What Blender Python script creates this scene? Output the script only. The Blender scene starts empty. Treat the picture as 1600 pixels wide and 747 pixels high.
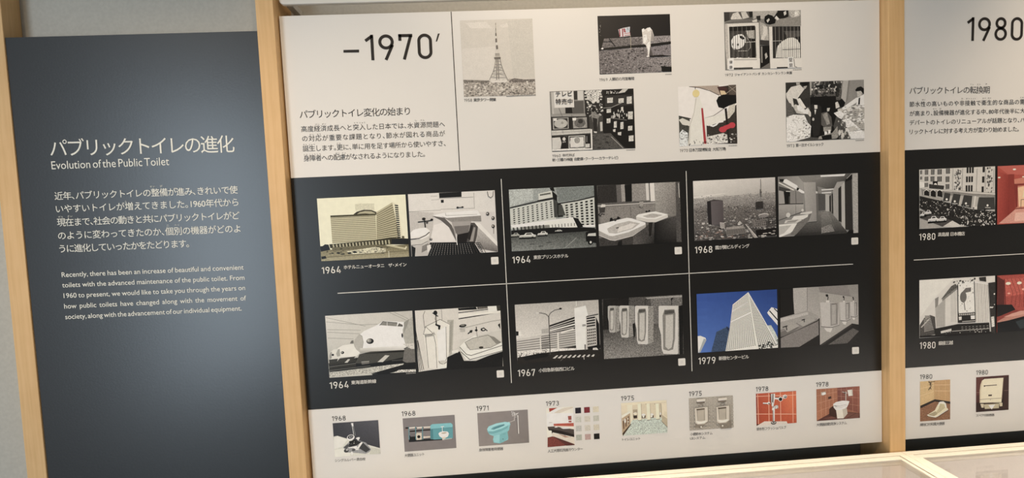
import bpy, math, random
from mathutils import Vector, Matrix

S = bpy.context.scene
COL = S.collection
# ------------------------------------------------------------------ camera
cam = bpy.data.cameras.new('camera')
cam.sensor_width = 36.0
cam.lens = 787.29 / 1600 * 36.0
cam.clip_start = 0.02
camo = bpy.data.objects.new('camera', cam)
COL.objects.link(camo)
R = Matrix(((0.99718312, 0.05201304, -0.05404132), (-0.04883568, 0.99708986, 0.0585396), (0.05692888, -0.05573555, 0.99682127)))
M = Matrix(((1, 0, 0), (0, 0, -1), (0, 1, 0)))
camo.matrix_world = Matrix.Translation((0, -1, 1.5)) @ (M @ R).to_4x4()
S.camera = camo

# ------------------------------------------------------------------ world, exposure, lights
w = bpy.data.worlds.new('room_light')
S.world = w
w.use_nodes = True
w.node_tree.nodes['Background'].inputs[0].default_value = (1.0, 0.95, 0.86, 1)
w.node_tree.nodes['Background'].inputs[1].default_value = 0.22
S.view_settings.view_transform = 'Standard'
S.view_settings.look = 'None'
S.view_settings.exposure = 0.0
S.view_settings.gamma = 1.0
S.view_settings.use_curve_mapping = False

def spot(name, loc, aim, power, col, angle=60, blend=.9, size=.05):
    l = bpy.data.lights.new(name, 'SPOT')
    l.energy = power; l.color = col; l.spot_size = math.radians(angle); l.spot_blend = blend; l.shadow_soft_size = size
    o = bpy.data.objects.new(name, l); COL.objects.link(o); o.location = loc
    o.rotation_euler = (Vector(aim) - Vector(loc)).to_track_quat('-Z', 'Y').to_euler()
    return o

WARM = (1.0, .79, .565)
spot('ceiling_spot', (0.27, -1.10, 2.62), (0.27, 0, 1.58), 56, WARM, 68, 1.0)
spot('ceiling_spot', (-0.50, -1.05, 2.62), (-0.43, 0, 1.38), 33, WARM, 40, 1.0)
spot('ceiling_spot', (1.42, -1.05, 2.62), (1.36, 0, 1.58), 64, WARM, 42, 1.0)
spot('ceiling_spot', (-0.98, -1.05, 2.62), (-0.68, 0, 1.50), 22, WARM, 36, 1.0)
spot('ceiling_spot', (-1.45, -1.10, 2.62), (-1.30, 0, 1.0), 40, WARM, 56, 1.0)
dl = bpy.data.lights.new('rail_fill_strip', 'AREA')  # unseen narrow-spread strip, added to brighten the case rails from above
dl.shape = 'RECTANGLE'; dl.size = 2.3; dl.size_y = .05; dl.energy = 1.6; dl.color = (1, .86, .68); dl.spread = math.radians(12)
dlo = bpy.data.objects.new('rail_fill_strip', dl); COL.objects.link(dlo); dlo.location = (.85, -.115, 2.72)
al = bpy.data.lights.new('daylight_opening', 'AREA')
al.shape = 'RECTANGLE'; al.size = .9; al.size_y = 2.3; al.energy = 46; al.color = (.74, .88, 1.0)
alo = bpy.data.objects.new('daylight_opening', al); COL.objects.link(alo)
alo.location = (-2.1, -3.3, 1.35)
alo.rotation_euler = (Vector((-.5, 0, 1.4)) - Vector(alo.location)).to_track_quat('-Z', 'Y').to_euler()

# ------------------------------------------------------------------ materials
def lin(rgb):
    """0-255 display values to linear light"""
    o = []
    for v in rgb:
        c = v / 255
        o.append(c / 12.92 if c <= .04045 else ((c + .055) / 1.055) ** 2.4)
    return o

def mat(name, col, rough=.5, spec=.5, metal=0.0):
    m = bpy.data.materials.new(name); m.use_nodes = True
    b = m.node_tree.nodes['Principled BSDF']
    b.inputs['Base Color'].default_value = (*col, 1); b.inputs['Roughness'].default_value = rough
    b.inputs['Specular IOR Level'].default_value = spec; b.inputs['Metallic'].default_value = metal
    return m

def mottle(m, scale, amt, bump=0.0, stretch=(1, 1, 1), detail=4):
    """multiply the base colour by a faint noise and add a fine bump"""
    nt = m.node_tree; n = nt.nodes; b = n['Principled BSDF']
    col = b.inputs['Base Color'].default_value[:]
    tc = n.new('ShaderNodeTexCoord'); mp = n.new('ShaderNodeMapping'); mp.inputs['Scale'].default_value = stretch
    no = n.new('ShaderNodeTexNoise'); no.inputs['Scale'].default_value = scale; no.inputs['Detail'].default_value = detail
    mr = n.new('ShaderNodeMapRange'); mr.inputs[1].default_value = .3; mr.inputs[2].default_value = .7
    mr.inputs[3].default_value = 1 - amt; mr.inputs[4].default_value = 1 + amt
    mx = n.new('ShaderNodeVectorMath'); mx.operation = 'MULTIPLY'; mx.inputs[0].default_value = col[:3]
    nt.links.new(tc.outputs['Object'], mp.inputs[0]); nt.links.new(mp.outputs[0], no.inputs['Vector'])
    nt.links.new(no.outputs[0], mr.inputs[0]); nt.links.new(mr.outputs[0], mx.inputs[1]); nt.links.new(mx.outputs[0], b.inputs['Base Color'])
    if bump:
        bp = n.new('ShaderNodeBump'); bp.inputs['Strength'].default_value = bump; bp.inputs['Distance'].default_value = .002
        nt.links.new(no.outputs[0], bp.inputs['Height']); nt.links.new(bp.outputs[0], b.inputs['Normal'])
    return m

def wood(name, c1, c2):
    m = mat(name, c1, .5, .35); nt = m.node_tree; n = nt.nodes; b = n['Principled BSDF']
    tc = n.new('ShaderNodeTexCoord'); mp = n.new('ShaderNodeMapping'); mp.inputs['Scale'].default_value = (60, 60, 2.2)
    no = n.new('ShaderNodeTexNoise'); no.inputs['Scale'].default_value = 3.0; no.inputs['Detail'].default_value = 6; no.inputs['Distortion'].default_value = .6
    n2 = n.new('ShaderNodeTexNoise'); n2.inputs['Scale'].default_value = 26.0; n2.inputs['Detail'].default_value = 3
    ad = n.new('ShaderNodeMath'); ad.operation = 'MULTIPLY_ADD'; ad.inputs[1].default_value = .35
    rp = n.new('ShaderNodeValToRGB'); rp.color_ramp.elements[0].position = .42; rp.color_ramp.elements[1].position = .82
    rp.color_ramp.elements[0].color = (*c2, 1); rp.color_ramp.elements[1].color = (*c1, 1)
    nt.links.new(tc.outputs['Object'], mp.inputs[0]); nt.links.new(mp.outputs[0], no.inputs['Vector']); nt.links.new(tc.outputs['Object'], n2.inputs['Vector'])
    nt.links.new(n2.outputs[0], ad.inputs[0]); nt.links.new(no.outputs[0], ad.inputs[2])
    nt.links.new(ad.outputs[0], rp.inputs[0]); nt.links.new(rp.outputs[0], b.inputs['Base Color'])
    return m

M_WHITE = mottle(mat('white_print_sheet', (.80, .785, .76), .42, .4), 6, .012)
M_BLACK = mottle(mat('black_print_sheet', (.0075, .0070, .0065), .36, .5), 9, .08)
M_DARK = mottle(mat('charcoal_print_sheet', (.0135, .0160, .0200), .31, .80), 260, .10, .04)
M_INKD = mat('dark_ink', (.018, .014, .012), .45, .3)
M_INKW = mat('white_ink', (.86, .84, .79), .45, .3)
M_INKI = mat('ivory_ink', (.84, .83, .76), .45, .3)
M_WALL = mottle(mat('grey_wall_paint', (.52, .505, .46), .8, .2), 160, .05, .08)
M_KICK = mat('black_base_board', (.20, .20, .185), .45, .4)
M_WOOD = wood('pale_maple', (.79, .52, .26), (.70, .44, .20))
M_CREAM = wood('cream_lacquered_wood', (.94, .88, .77), (.91, .84, .71))
M_LINE = mat('white_line_ink', (.75, .74, .70), .5, .3)
M_CASE = mottle(mat('case_lining', (.74, .69, .655), .8, .2), 300, .04)
M_STICK = mat('white_sticker', (.82, .80, .76), .5, .3)
M_STICKM = mat('faint_grey_print', (.73, .71, .68), .5, .3)
M_UPPER = mat('white_lacquer_board', (.74, .72, .68), .35, .5)
M_FLOOR = mottle(mat('floor_vinyl', (.30, .28, .25), .5, .4), 8, .06)
M_CEIL = mat('ceiling_paint', (.62, .61, .59), .9, .2)
M_GROOVE = mat('dark_gap', (.05, .035, .025), .8, .1)

M_GLASS = bpy.data.materials.new('case_glass'); M_GLASS.use_nodes = True
nt = M_GLASS.node_tree; nt.nodes.clear()
go = nt.nodes.new('ShaderNodeOutputMaterial'); gx = nt.nodes.new('ShaderNodeMixShader'); gt = nt.nodes.new('ShaderNodeBsdfTransparent')
gg = nt.nodes.new('ShaderNodeBsdfGlossy'); gf = nt.nodes.new('ShaderNodeFresnel'); gf.inputs[0].default_value = 1.52
gm = nt.nodes.new('ShaderNodeNewGeometry'); gk = nt.nodes.new('ShaderNodeMath'); gk.operation = 'MULTIPLY_ADD'
gk.inputs[1].default_value = 1 / 1.52 - 1.52; gk.inputs[2].default_value = 1.52
nt.links.new(gm.outputs['Backfacing'], gk.inputs[0]); nt.links.new(gk.outputs[0], gf.inputs[0])
gg.inputs['Roughness'].default_value = .03; gt.inputs[0].default_value = (.95, .95, .95, 1)
nt.links.new(gf.outputs[0], gx.inputs[0]); nt.links.new(gt.outputs[0], gx.inputs[1]); nt.links.new(gg.outputs[0], gx.inputs[2]); nt.links.new(gx.outputs[0], go.inputs[0])

M_PRINT = mat('photo_print_ink', (.5, .5, .5), .42, .35)
nt = M_PRINT.node_tree; n = nt.nodes
at = n.new('ShaderNodeAttribute'); at.attribute_name = 'ink'
tc = n.new('ShaderNodeTexCoord')
no = n.new('ShaderNodeTexNoise'); no.inputs['Scale'].default_value = 420; no.inputs['Detail'].default_value = 3; no.inputs['Roughness'].default_value = .75
mr = n.new('ShaderNodeMapRange'); mr.inputs[1].default_value = .33; mr.inputs[2].default_value = .67; mr.inputs[3].default_value = -1.1; mr.inputs[4].default_value = 1.1
ma = n.new('ShaderNodeMath'); ma.operation = 'MULTIPLY_ADD'; ma.inputs[2].default_value = 1.0
mx = n.new('ShaderNodeVectorMath'); mx.operation = 'MULTIPLY'
nt.links.new(tc.outputs['Object'], no.inputs['Vector']); nt.links.new(no.outputs[0], mr.inputs[0]); nt.links.new(mr.outputs[0], ma.inputs[0]); nt.links.new(at.outputs['Alpha'], ma.inputs[1])
n2 = n.new('ShaderNodeTexNoise'); n2.inputs['Scale'].default_value = 95; n2.inputs['Detail'].default_value = 2
m2 = n.new('ShaderNodeMapRange'); m2.inputs[1].default_value = .3; m2.inputs[2].default_value = .7; m2.inputs[3].default_value = -.03; m2.inputs[4].default_value = .03
m3 = n.new('ShaderNodeMath'); m3.operation = 'ADD'
nt.links.new(tc.outputs['Object'], n2.inputs['Vector']); nt.links.new(n2.outputs[0], m2.inputs[0]); nt.links.new(m2.outputs[0], m3.inputs[0]); nt.links.new(ma.outputs[0], m3.inputs[1])
nt.links.new(at.outputs['Color'], mx.inputs[0]); nt.links.new(m3.outputs[0], mx.inputs[1]); nt.links.new(mx.outputs[0], n['Principled BSDF'].inputs['Base Color'])

# ------------------------------------------------------------------ helpers
def link(o, parent=None):
    COL.objects.link(o)
    if parent: o.parent = parent
    return o

def mesh_obj(name, verts, faces, m, parent=None, smooth=False):
    org = Vector(parent.get('org', (0, 0, 0))) if parent else Vector((0, 0, 0))
    me = bpy.data.meshes.new(name)
    me.from_pydata([tuple(Vector(v) - org) for v in verts], [], faces)
    for mm in (m if isinstance(m, (list, tuple)) else [m]): me.materials.append(mm)
    o = bpy.data.objects.new(name, me)
    return link(o, parent)

def thing(name, label, cat, org, group=None):
    o = bpy.data.objects.new(name, None); o.empty_display_size = .05
    COL.objects.link(o); o.location = org; o['label'] = label; o['category'] = cat; o['org'] = tuple(org)
    if group: o['group'] = group
    return o

BOXF = [(0, 3, 2, 1), (4, 5, 6, 7), (0, 1, 5, 4), (1, 2, 6, 5), (2, 3, 7, 6), (3, 0, 4, 7)]
def prism(front, y0, y1):
    """front: four (x, z) corners BL BR TR TL, extruded from y0 (front) to y1 (back)"""
    return [(x, y0, z) for x, z in front] + [(x, y1, z) for x, z in front], [(0, 1, 2, 3), (7, 6, 5, 4), (4, 5, 1, 0), (5, 6, 2, 1), (6, 7, 3, 2), (7, 4, 0, 3)]
def box(name, x0, x1, y0, y1, z0, z1, m, parent=None, bev=0.0, label=None, struct=False):
    v, f = prism([(x0, z0), (x1, z0), (x1, z1), (x0, z1)], y0, y1)
    o = mesh_obj(name, v, f, m, parent)
    if bev:
        b = o.modifiers.new('bevel', 'BEVEL'); b.width = bev; b.segments = 3; b.limit_method = 'ANGLE'
    if label: o['label'] = label
    if struct: o['kind'] = 'structure'
    return o

# ------------------------------------------------------------------ room shell
WY = .075          # face of the wall behind the panels
box('floor', -2.6, 3.0, -4.2, .30, -.05, 0, M_FLOOR, struct=True)
box('ceiling', -2.6, 3.0, -4.2, .30, 2.75, 2.80, M_CEIL, struct=True)
box('wall_back', -.398, 3.0, WY, .20, 0, 2.75, M_WALL, struct=True)
box('wall_left', -2.6, -.404, .0205, .20, 0, 2.75, M_WALL, struct=True)
box('trim_1', -.366, .820, .062, WY - .0005, .60, 1.02, M_KICK, struct=True)
box('trim_2', .860, 2.9, .062, WY - .0005, .60, 1.02, M_KICK, struct=True)

# ------------------------------------------------------------------ wooden posts
def post(label, xl_t, xr_t, xl_b, xr_b, back):
    # face corners at camera-height -.52 and +.45, carried down to the floor and up to the ceiling
    zt, zb = 1.95, .98
    def ex(t, b, z): return b + (t - b) * (z - zb) / (zt - zb)
    f = [(ex(xl_t, xl_b, 0), 0), (ex(xr_t, xr_b, 0), 0), (ex(xr_t, xr_b, 2.748), 2.748), (ex(xl_t, xl_b, 2.748), 2.748)]
    t = thing('wooden_post', label, 'post', ((f[0][0] + f[1][0]) / 2, (back - .0195) / 2, 0), 'wooden posts framing the panels')
    v, fc = prism(f, -.0195, back)
    o = mesh_obj('post_shaft', v, fc, M_WOOD, t)
    b = o.modifiers.new('bevel', 'BEVEL'); b.width = .0012; b.segments = 2
    return t
post('pale wooden post at the left edge of the dark charcoal text panel', -.882, -.8475, -.890, -.8545, .0205)
post('pale wooden post between the dark charcoal text panel and the wide timeline panel', -.4010, -.3688, -.4050, -.3715, WY)
post('pale wooden post dividing the two timeline panels above the display cases', .8235, .8572, .8223, .8565, WY)

# ------------------------------------------------------------------ panels
PANEL = {}
dark = thing('text_panel', 'dark charcoal text panel with white Japanese and English writing', 'exhibition panel', (-.63, -.017, .60))
main = thing('timeline_panel', 'wide white and black timeline panel headed 1970 with rows of photographs', 'exhibition panel', (.227, 0, .968), 'timeline panels')
right = thing('timeline_panel', 'timeline panel headed 1980 cut off by the right edge of the photo', 'exhibition panel', (1.45, 0, .968), 'timeline panels')
for k in ('header', 'black', 'lower'): PANEL[k] = main; PANEL[k + '_r'] = right
PANEL['dark'] = dark
YF = {'dark': -.017}
def yf(b): return YF.get(b, 0.0)

v, f = prism([(-.8560, .60), (-.4075, .60), (-.4019, 1.8542), (-.8478, 1.8553)], -.017, .0195)
mesh_obj('panel_board', v, f, M_DARK, dark)
Z0, Z1, Z2, Z4 = 1.8865, 1.5811, 1.1232, .9683
box('header_board', -.3665, .8206, 0, .018, Z1, Z0, M_WHITE, main, label='white upper board')
box('middle_board', -.3667, .8206, .0004, .018, Z2, Z1 - .0003, M_BLACK, main, label='black middle board')
box('lower_board', -.3667, .8206, 0, .018, Z4, Z2 - .0003, M_WHITE, main, label='white lower board')
box('header_board', .8600, 2.05, 0, .018, 1.5822, 1.8865, M_WHITE, right, label='white upper board')
box('middle_board', .8600, 2.05, .0004, .018, 1.1244, 1.5819, M_BLACK, right, label='black middle board')
box('lower_board', .8600, 2.05, 0, .018, .9695, 1.1241, M_WHITE, right, label='white lower board')

def line(board, x0, z0, x1, z1, wd, m, name='divider_line'):
    d = Vector((x1 - x0, z1 - z0)).normalized(); p = Vector((-d.y, d.x)) * wd / 2
    y = yf(board) - .0003
    vs = [(x0 - p.x, y, z0 - p.y), (x1 - p.x, y, z1 - p.y), (x1 + p.x, y, z1 + p.y), (x0 + p.x, y, z0 + p.y)]
    o = mesh_obj(name, vs, [(0, 1, 2, 3)], m, PANEL[board]); return o
line('header', -.0418, Z0 - .0005, -.0418, Z1 + .0003, .0016, M_INKD)
line('black', -.2935, 1.3525, .7600, 1.3522, .0015, M_LINE)
line('black', .0386, 1.5610, .0388, 1.1500, .0015, M_LINE)
line('black', .4118, 1.5600, .4122, 1.1490, .0015, M_LINE)
line('black_r', .8921, 1.3534, 1.95, 1.3535, .0015, M_LINE)

up = thing('hanging_rail', 'white horizontal rail with rounded corner above the panel headed 1970', 'rail', (.23, .002, 1.906))
R0 = .009; cx = -.3635; zr = 1.9062; hr = .024
pts = [(cx + R0 - R0 * math.cos(a), zr + R0 - R0 * math.sin(a)) for a in [i * math.pi / 16 for i in range(9)]]
pts += [(.8195, zr), (.8195, zr + hr)]
pts += [(cx + R0 - R0 * math.sin(a), zr + hr - R0 + R0 * math.cos(a)) for a in [i * math.pi / 16 for i in range(9)]]
n_ = len(pts)
o = mesh_obj('rail_bar', [(x, -.004, z) for x, z in pts] + [(x, .006, z) for x, z in pts],
         [tuple(range(n_)), tuple(range(2 * n_ - 1, n_ - 1, -1))] + [(i + n_, (i + 1) % n_ + n_, (i + 1) % n_, i) for i in range(n_)], M_UPPER, up)
b = o.modifiers.new('bevel', 'BEVEL'); b.width = .002; b.segments = 3; b.limit_method = 'ANGLE'
for x_ in (-.353, .811):
    box('wall_bracket', x_ - .006, x_ + .006, .0062, WY - .0006, zr + .006, zr + hr - .006, M_UPPER, up)

# ------------------------------------------------------------------ display cases
CZ = .955
def case(label, x0, x1, glow, name='display_case'):
    """table case: timber frame, inner bead, glass lid over a shallow lined well"""
    yb, yfr = -.0205, -.50
    t = thing(name, label, 'display case', ((x0 + x1) / 2, (yb + yfr) / 2, 0), 'glass topped display cases')
    box('case_body', x0 + .002, x1 - .002, yfr + .004, yb - .002, .08, CZ - .20, M_CREAM, t, .002)
    box('plinth', x0 + .03, x1 - .03, yfr + .05, yb - .01, 0, .08, M_KICK, t)
    w_ = .0145
    for nm, a in (('frame_rail', (x0, x1, yb - .0135, yb)), ('frame_rail', (x0, x1, yfr, yfr + w_)), ('frame_rail', (x0, x0 + w_, yfr + w_, yb - .0135)), ('frame_rail', (x1 - w_, x1, yfr + w_, yb - .0135))):
        box(nm, a[0] + .0003, a[1] - .0003, a[2] + .0002, a[3] - .0002, CZ - .20, CZ, M_CREAM, t, .0008)
    xi, xj, yi, yj = x0 + w_ + .0012, x1 - w_ - .0012, yfr + w_ + .0012, yb - .0140
    bw = .0075; zb = CZ - .0012
    for a in ((xi, xj, yj - .0125, yj), (xi, xj, yi, yi + .0125), (xi, xi + bw, yi + .0125, yj - .0125), (xj - bw, xj, yi + .0125, yj - .0125)):
        box('glass_bead', a[0], a[1], a[2], a[3], zb - .012, zb, M_CREAM, t, .0008)
    xg0, xg1, yg0, yg1 = xi + bw, xj - bw, yi + .0125, yj - .0125
    box('glass_lid', xg0, xg1, yg0, yg1, zb - .006, zb - .002, M_GLASS, t)
    d = .10; s = .035
    v = [(xg0, yg0, zb - .012), (xg1, yg0, zb - .012), (xg1, yg1, zb - .012), (xg0, yg1, zb - .012),
         (xg0 + s, yg0 + s, zb - d), (xg1 - s, yg0 + s, zb - d), (xg1 - s, yg1 - s, zb - d), (xg0 + s, yg1 - s, zb - d)]
    mesh_obj('well_lining', v, [(4, 5, 6, 7), (0, 1, 5, 4), (1, 2, 6, 5), (2, 3, 7, 6), (3, 0, 4, 7)], M_CASE, t)
    l = bpy.data.lights.new('case_fill_strip', 'AREA'); l.shape = 'RECTANGLE'; l.size = xg1 - xg0 - .06; l.size_y = .012; l.energy = glow; l.color = (1, .92, .83)  # area strip added under the front rail to brighten the well, no fitting
    lo = bpy.data.objects.new('case_fill_strip', l); COL.objects.link(lo); lo.location = ((xg0 + xg1) / 2, yg0 + .012, zb - .016)
    lo.rotation_euler = (Vector((0, .30, -.07))).to_track_quat('-Z', 'Y').to_euler(); lo.parent = None
    return t
case('glass topped cream display case below the wide timeline panel headed 1970', -.395, .8452, .68)
case('glass topped cream display case below the panel headed 1980, reflecting its photographs', .8452, 2.0855, 1.3)

# ------------------------------------------------------------------ numerals in a narrow drawn style
def arc(cx, cz, r, a0, a1, n=24, rx=None):
    return [(cx + (rx or r) * math.cos(math.radians(a0 + (a1 - a0) * i / n)), cz + r * math.sin(math.radians(a0 + (a1 - a0) * i / n))) for i in range(n + 1)]
def digit(c, t):
    h = t / 2
    if c == '1': return .34, [([(.34 - h, 0), (.34 - h, 1)], 0), ([(.03, .765), (.30, .955)], 0)]
    if c == '9': return .59, [(arc(.295, 1 - .295, .295 - h, 0, 360, 40), 1), ([(.548 - h * .2, .585), (.26, 0)], 0)]
    if c == '6': return .59, [(arc(.295, .295, .295 - h, 0, 360, 40), 1), ([(.042 + h * .2, .415), (.33, 1)], 0)]
    if c == '7': return .54, [([(0, 1 - h), (.54, 1 - h)], 0), ([(h, 1), (h, .74)], 0), ([(.54 - h * 1.05, 1 - h), (.19, 0)], 0)]
    if c == '0':
        r = .283 - h
        return .566, [(arc(.283, 1 - h - r, r, 0, 180) + arc(.283, h + r, r, 180, 360), 1)]
    if c == '8': return .58, [(arc(.29, .745, .255 - h, 0, 360, 40), 1), (arc(.29, .29, .29 - h, 0, 360, 40), 1)]
    if c == '4': return .60, [([(.36, 1), (.06, .27)], 0), ([(.02, .235), (.60, .235)], 0), ([(.43, .52), (.43, 0)], 0)]
    if c == '5': return .55, [([(.10, 1 - h), (.51, 1 - h)], 0), ([(.10 + h * .3, 1), (.07 + h * .5, .50)], 0), (arc(.275, .31, .31 - h, 145, -150, 30, .275 - h), 0)]
    if c == '3': return .54, [(arc(.265, .29, .29 - h, -155, 95, 26, .275 - h), 0), (arc(.265, .745, .255 - h, 155, -95, 26), 0)]
    if c == '2': return .55, [(arc(.275, .725, .275 - h, 170, -35, 26) + [(.04, h)], 0), ([(0, h), (.55, h)], 0)]
    return .3, []
def ribbon(pts, t, closed, V, F, fx):
    P = [Vector(p) for p in pts]
    if closed and (P[0] - P[-1]).length < 1e-6: P = P[:-1]
    n = len(P); base = len(V)
    for i in range(n):
        a = P[i - 1] if (i or closed) else None; b = P[(i + 1) % n] if (i < n - 1 or closed) else None
        d1 = (P[i] - a).normalized() if a is not None else (b - P[i]).normalized()
        d2 = (b - P[i]).normalized() if b is not None else d1
        nn = Vector((-(d1 + d2).y, (d1 + d2).x)).normalized(); k = 1 / max(.35, nn.dot(Vector((-d1.y, d1.x))))
        for s in (-1, 1): q = P[i] + nn * (t / 2 * k * s); V.append(fx(q.x, q.y))
    for i in range(n if closed else n - 1):
        j = (i + 1) % n; F.append((base + 2 * i, base + 2 * j, base + 2 * j + 1, base + 2 * i + 1))

INK = {'dark': M_INKI, 'header': M_INKD, 'header_r': M_INKD, 'lower': M_INKD, 'lower_r': M_INKD, 'black': M_INKW, 'black_r': M_INKW}
DASH=[[-0.2508, 0.32], [-0.2212, 0.3198], [-0.2216, 0.3145], [-0.2511, 0.315]]
PRIME=[[-0.0695, 0.3454], [-0.0658, 0.3456], [-0.0718, 0.3306], [-0.0745, 0.3304]]

def text_geo(s, sc, sw):
    c = bpy.data.curves.new('lettering', 'FONT'); c.body = s; c.size = 1.0; c.resolution_u = 3
    c.space_character = sc; c.space_word = sw
    o = bpy.data.objects.new('lettering', c); COL.objects.link(o)
    dg = bpy.context.evaluated_depsgraph_get()
    me = bpy.data.meshes.new_from_object(o.evaluated_get(dg))
    v = [tuple(q.co) for q in me.vertices]; f = [tuple(p.vertices) for p in me.polygons]
    bpy.data.objects.remove(o); bpy.data.curves.remove(c); bpy.data.meshes.remove(me)
    return v, f
GLYPH = {}
def glyph(c):
    """ink left, ink right, advance, points and faces of one character at size 1"""
    if c not in GLYPH:
        v, f = text_geo(c, 1, 1)
        if not v: GLYPH[c] = (0, 0, .9 if c == '\u3000' else .35, [], [])
        else:
            a = min(p[0] for p in v); b_ = max(p[0] for p in v)
            v2, _ = text_geo(c + c, 1, 1)
            GLYPH[c] = (a, b_, max(p[0] for p in v2) - b_, v, f)
    return GLYPH[c]
def spread(v): 
    xs = [p[0] for p in v]; return min(xs), max(xs)
def line_geo(s, kind, xa, za, xb, zb, h, wt, y, V, F):
    L = math.hypot(xb - xa, zb - za); dx, dz = (xb - xa) / L, (zb - za) / L
    if kind == 'din' or s.isdigit():
        if kind != 'din': wt = .105
        W = 0; gl = []
        for c in s: wd, st = digit(c, wt); gl.append((W, st)); W += wd + .18
        W -= .18; k = L / W
        for off, st in gl:
            for pts, cl in st:
                ribbon([((off + px) * k, pz * h) for px, pz in pts], wt * (h + k) / 2, cl, V, F, lambda a, b_: (xa + a * dx - b_ * dz, y, za + a * dz + b_ * dx))
        return
    em = h / .60 if kind == 'en' else h / .90
    base = 0 if kind == 'en' else .07 * em
    if kind == 'en':
        v1, f1 = text_geo(s, 1, 1); w1 = (spread(v1)[1] - spread(v1)[0]) * em
        v2, _ = text_geo(s, 1, 1.4); d = (spread(v2)[1] - spread(v2)[0]) * em - w1
        sw = min(1.9, max(.55, 1 + .4 * (L - w1) / max(d, 1e-6))) if d > 1e-6 else 1
        v1, f1 = text_geo(s, 1, sw)
    else:                                        # one glyph after another, punctuation on a half-width body
        adv = [.5 if c in '、。' else .55 if c in '・()' else glyph(c)[2] for c in s]
        end = glyph(s[-1])[1]; st = glyph(s[0])[0]
        nat = sum(adv[:-1]) + end - st
        gap = (L / em - nat) / max(1, len(s) - 1); gap = min(.30, max(-.12, gap)) if len(s) > 1 else 0
        v1, f1 = [], []; px = 0.0
        for c, ad in zip(s, adv):
            gv, gf = glyph(c)[3:]; off = len(v1); sh = -.25 if c in '(' else -.22 if c == '・' else 0
            v1.extend((p[0] + px + sh, p[1]) for p in gv); f1.extend(tuple(i + off for i in q) for q in gf)
            px += ad + gap
    v1 = [(p[0] * em, p[1] * em) for p in v1]
    a1, b1 = spread(v1); k = L / (b1 - a1)
    q_ = wt * em * .5
    for i_, (sx, sz) in enumerate(((-q_, -q_), (q_, -q_), (-q_, q_), (q_, q_)) if q_ > 0 else ((0, 0),)):   # heavier strokes: the glyph drawn four times, slightly apart
        o = len(V); yy = y - i_ * 3e-5
        for p in v1:
            a = (p[0] - a1) * k + sx; b_ = p[1] + base + sz
            V.append((xa + a * dx - b_ * dz, yy, za + a * dz + b_ * dx))
        F.extend(tuple(i + o for i in q) for q in f1)

def flip(V, F):
    """make the faces look towards -y"""
    out = []
    for f in F:
        a, b_, c = (Vector(V[f[i]]) for i in (0, 1, 2))
        s = sum((V[f[i]][0] * V[f[(i + 1) % len(f)]][2] - V[f[(i + 1) % len(f)]][0] * V[f[i]][2]) for i in range(len(f)))
        out.append(tuple(f) if s > 0 else tuple(reversed(f)))
    return out

NAMES = {}
def TXT(board, name, label, kind, lines, wt):
    V, F = [], []; y = yf(board) - .0004
    for i, (s, xa, za, xb, zb, h) in enumerate(lines): line_geo(s, kind, xa, za, xb, zb, h, wt, y, V, F)
    if name == 'year_title' and board == 'header':
        for q in (DASH, PRIME):
            o = len(V); V.extend((x, y, z + 1.5 - 1.5) for x, z in q); F.append((o, o + 1, o + 2, o + 3))
    V = [(x, yy, z + 1.5) for x, yy, z in V]
    o = mesh_obj(name, V, flip(V, F), INK[board], PANEL[board])
    if label: o['label'] = label
    return o

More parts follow.
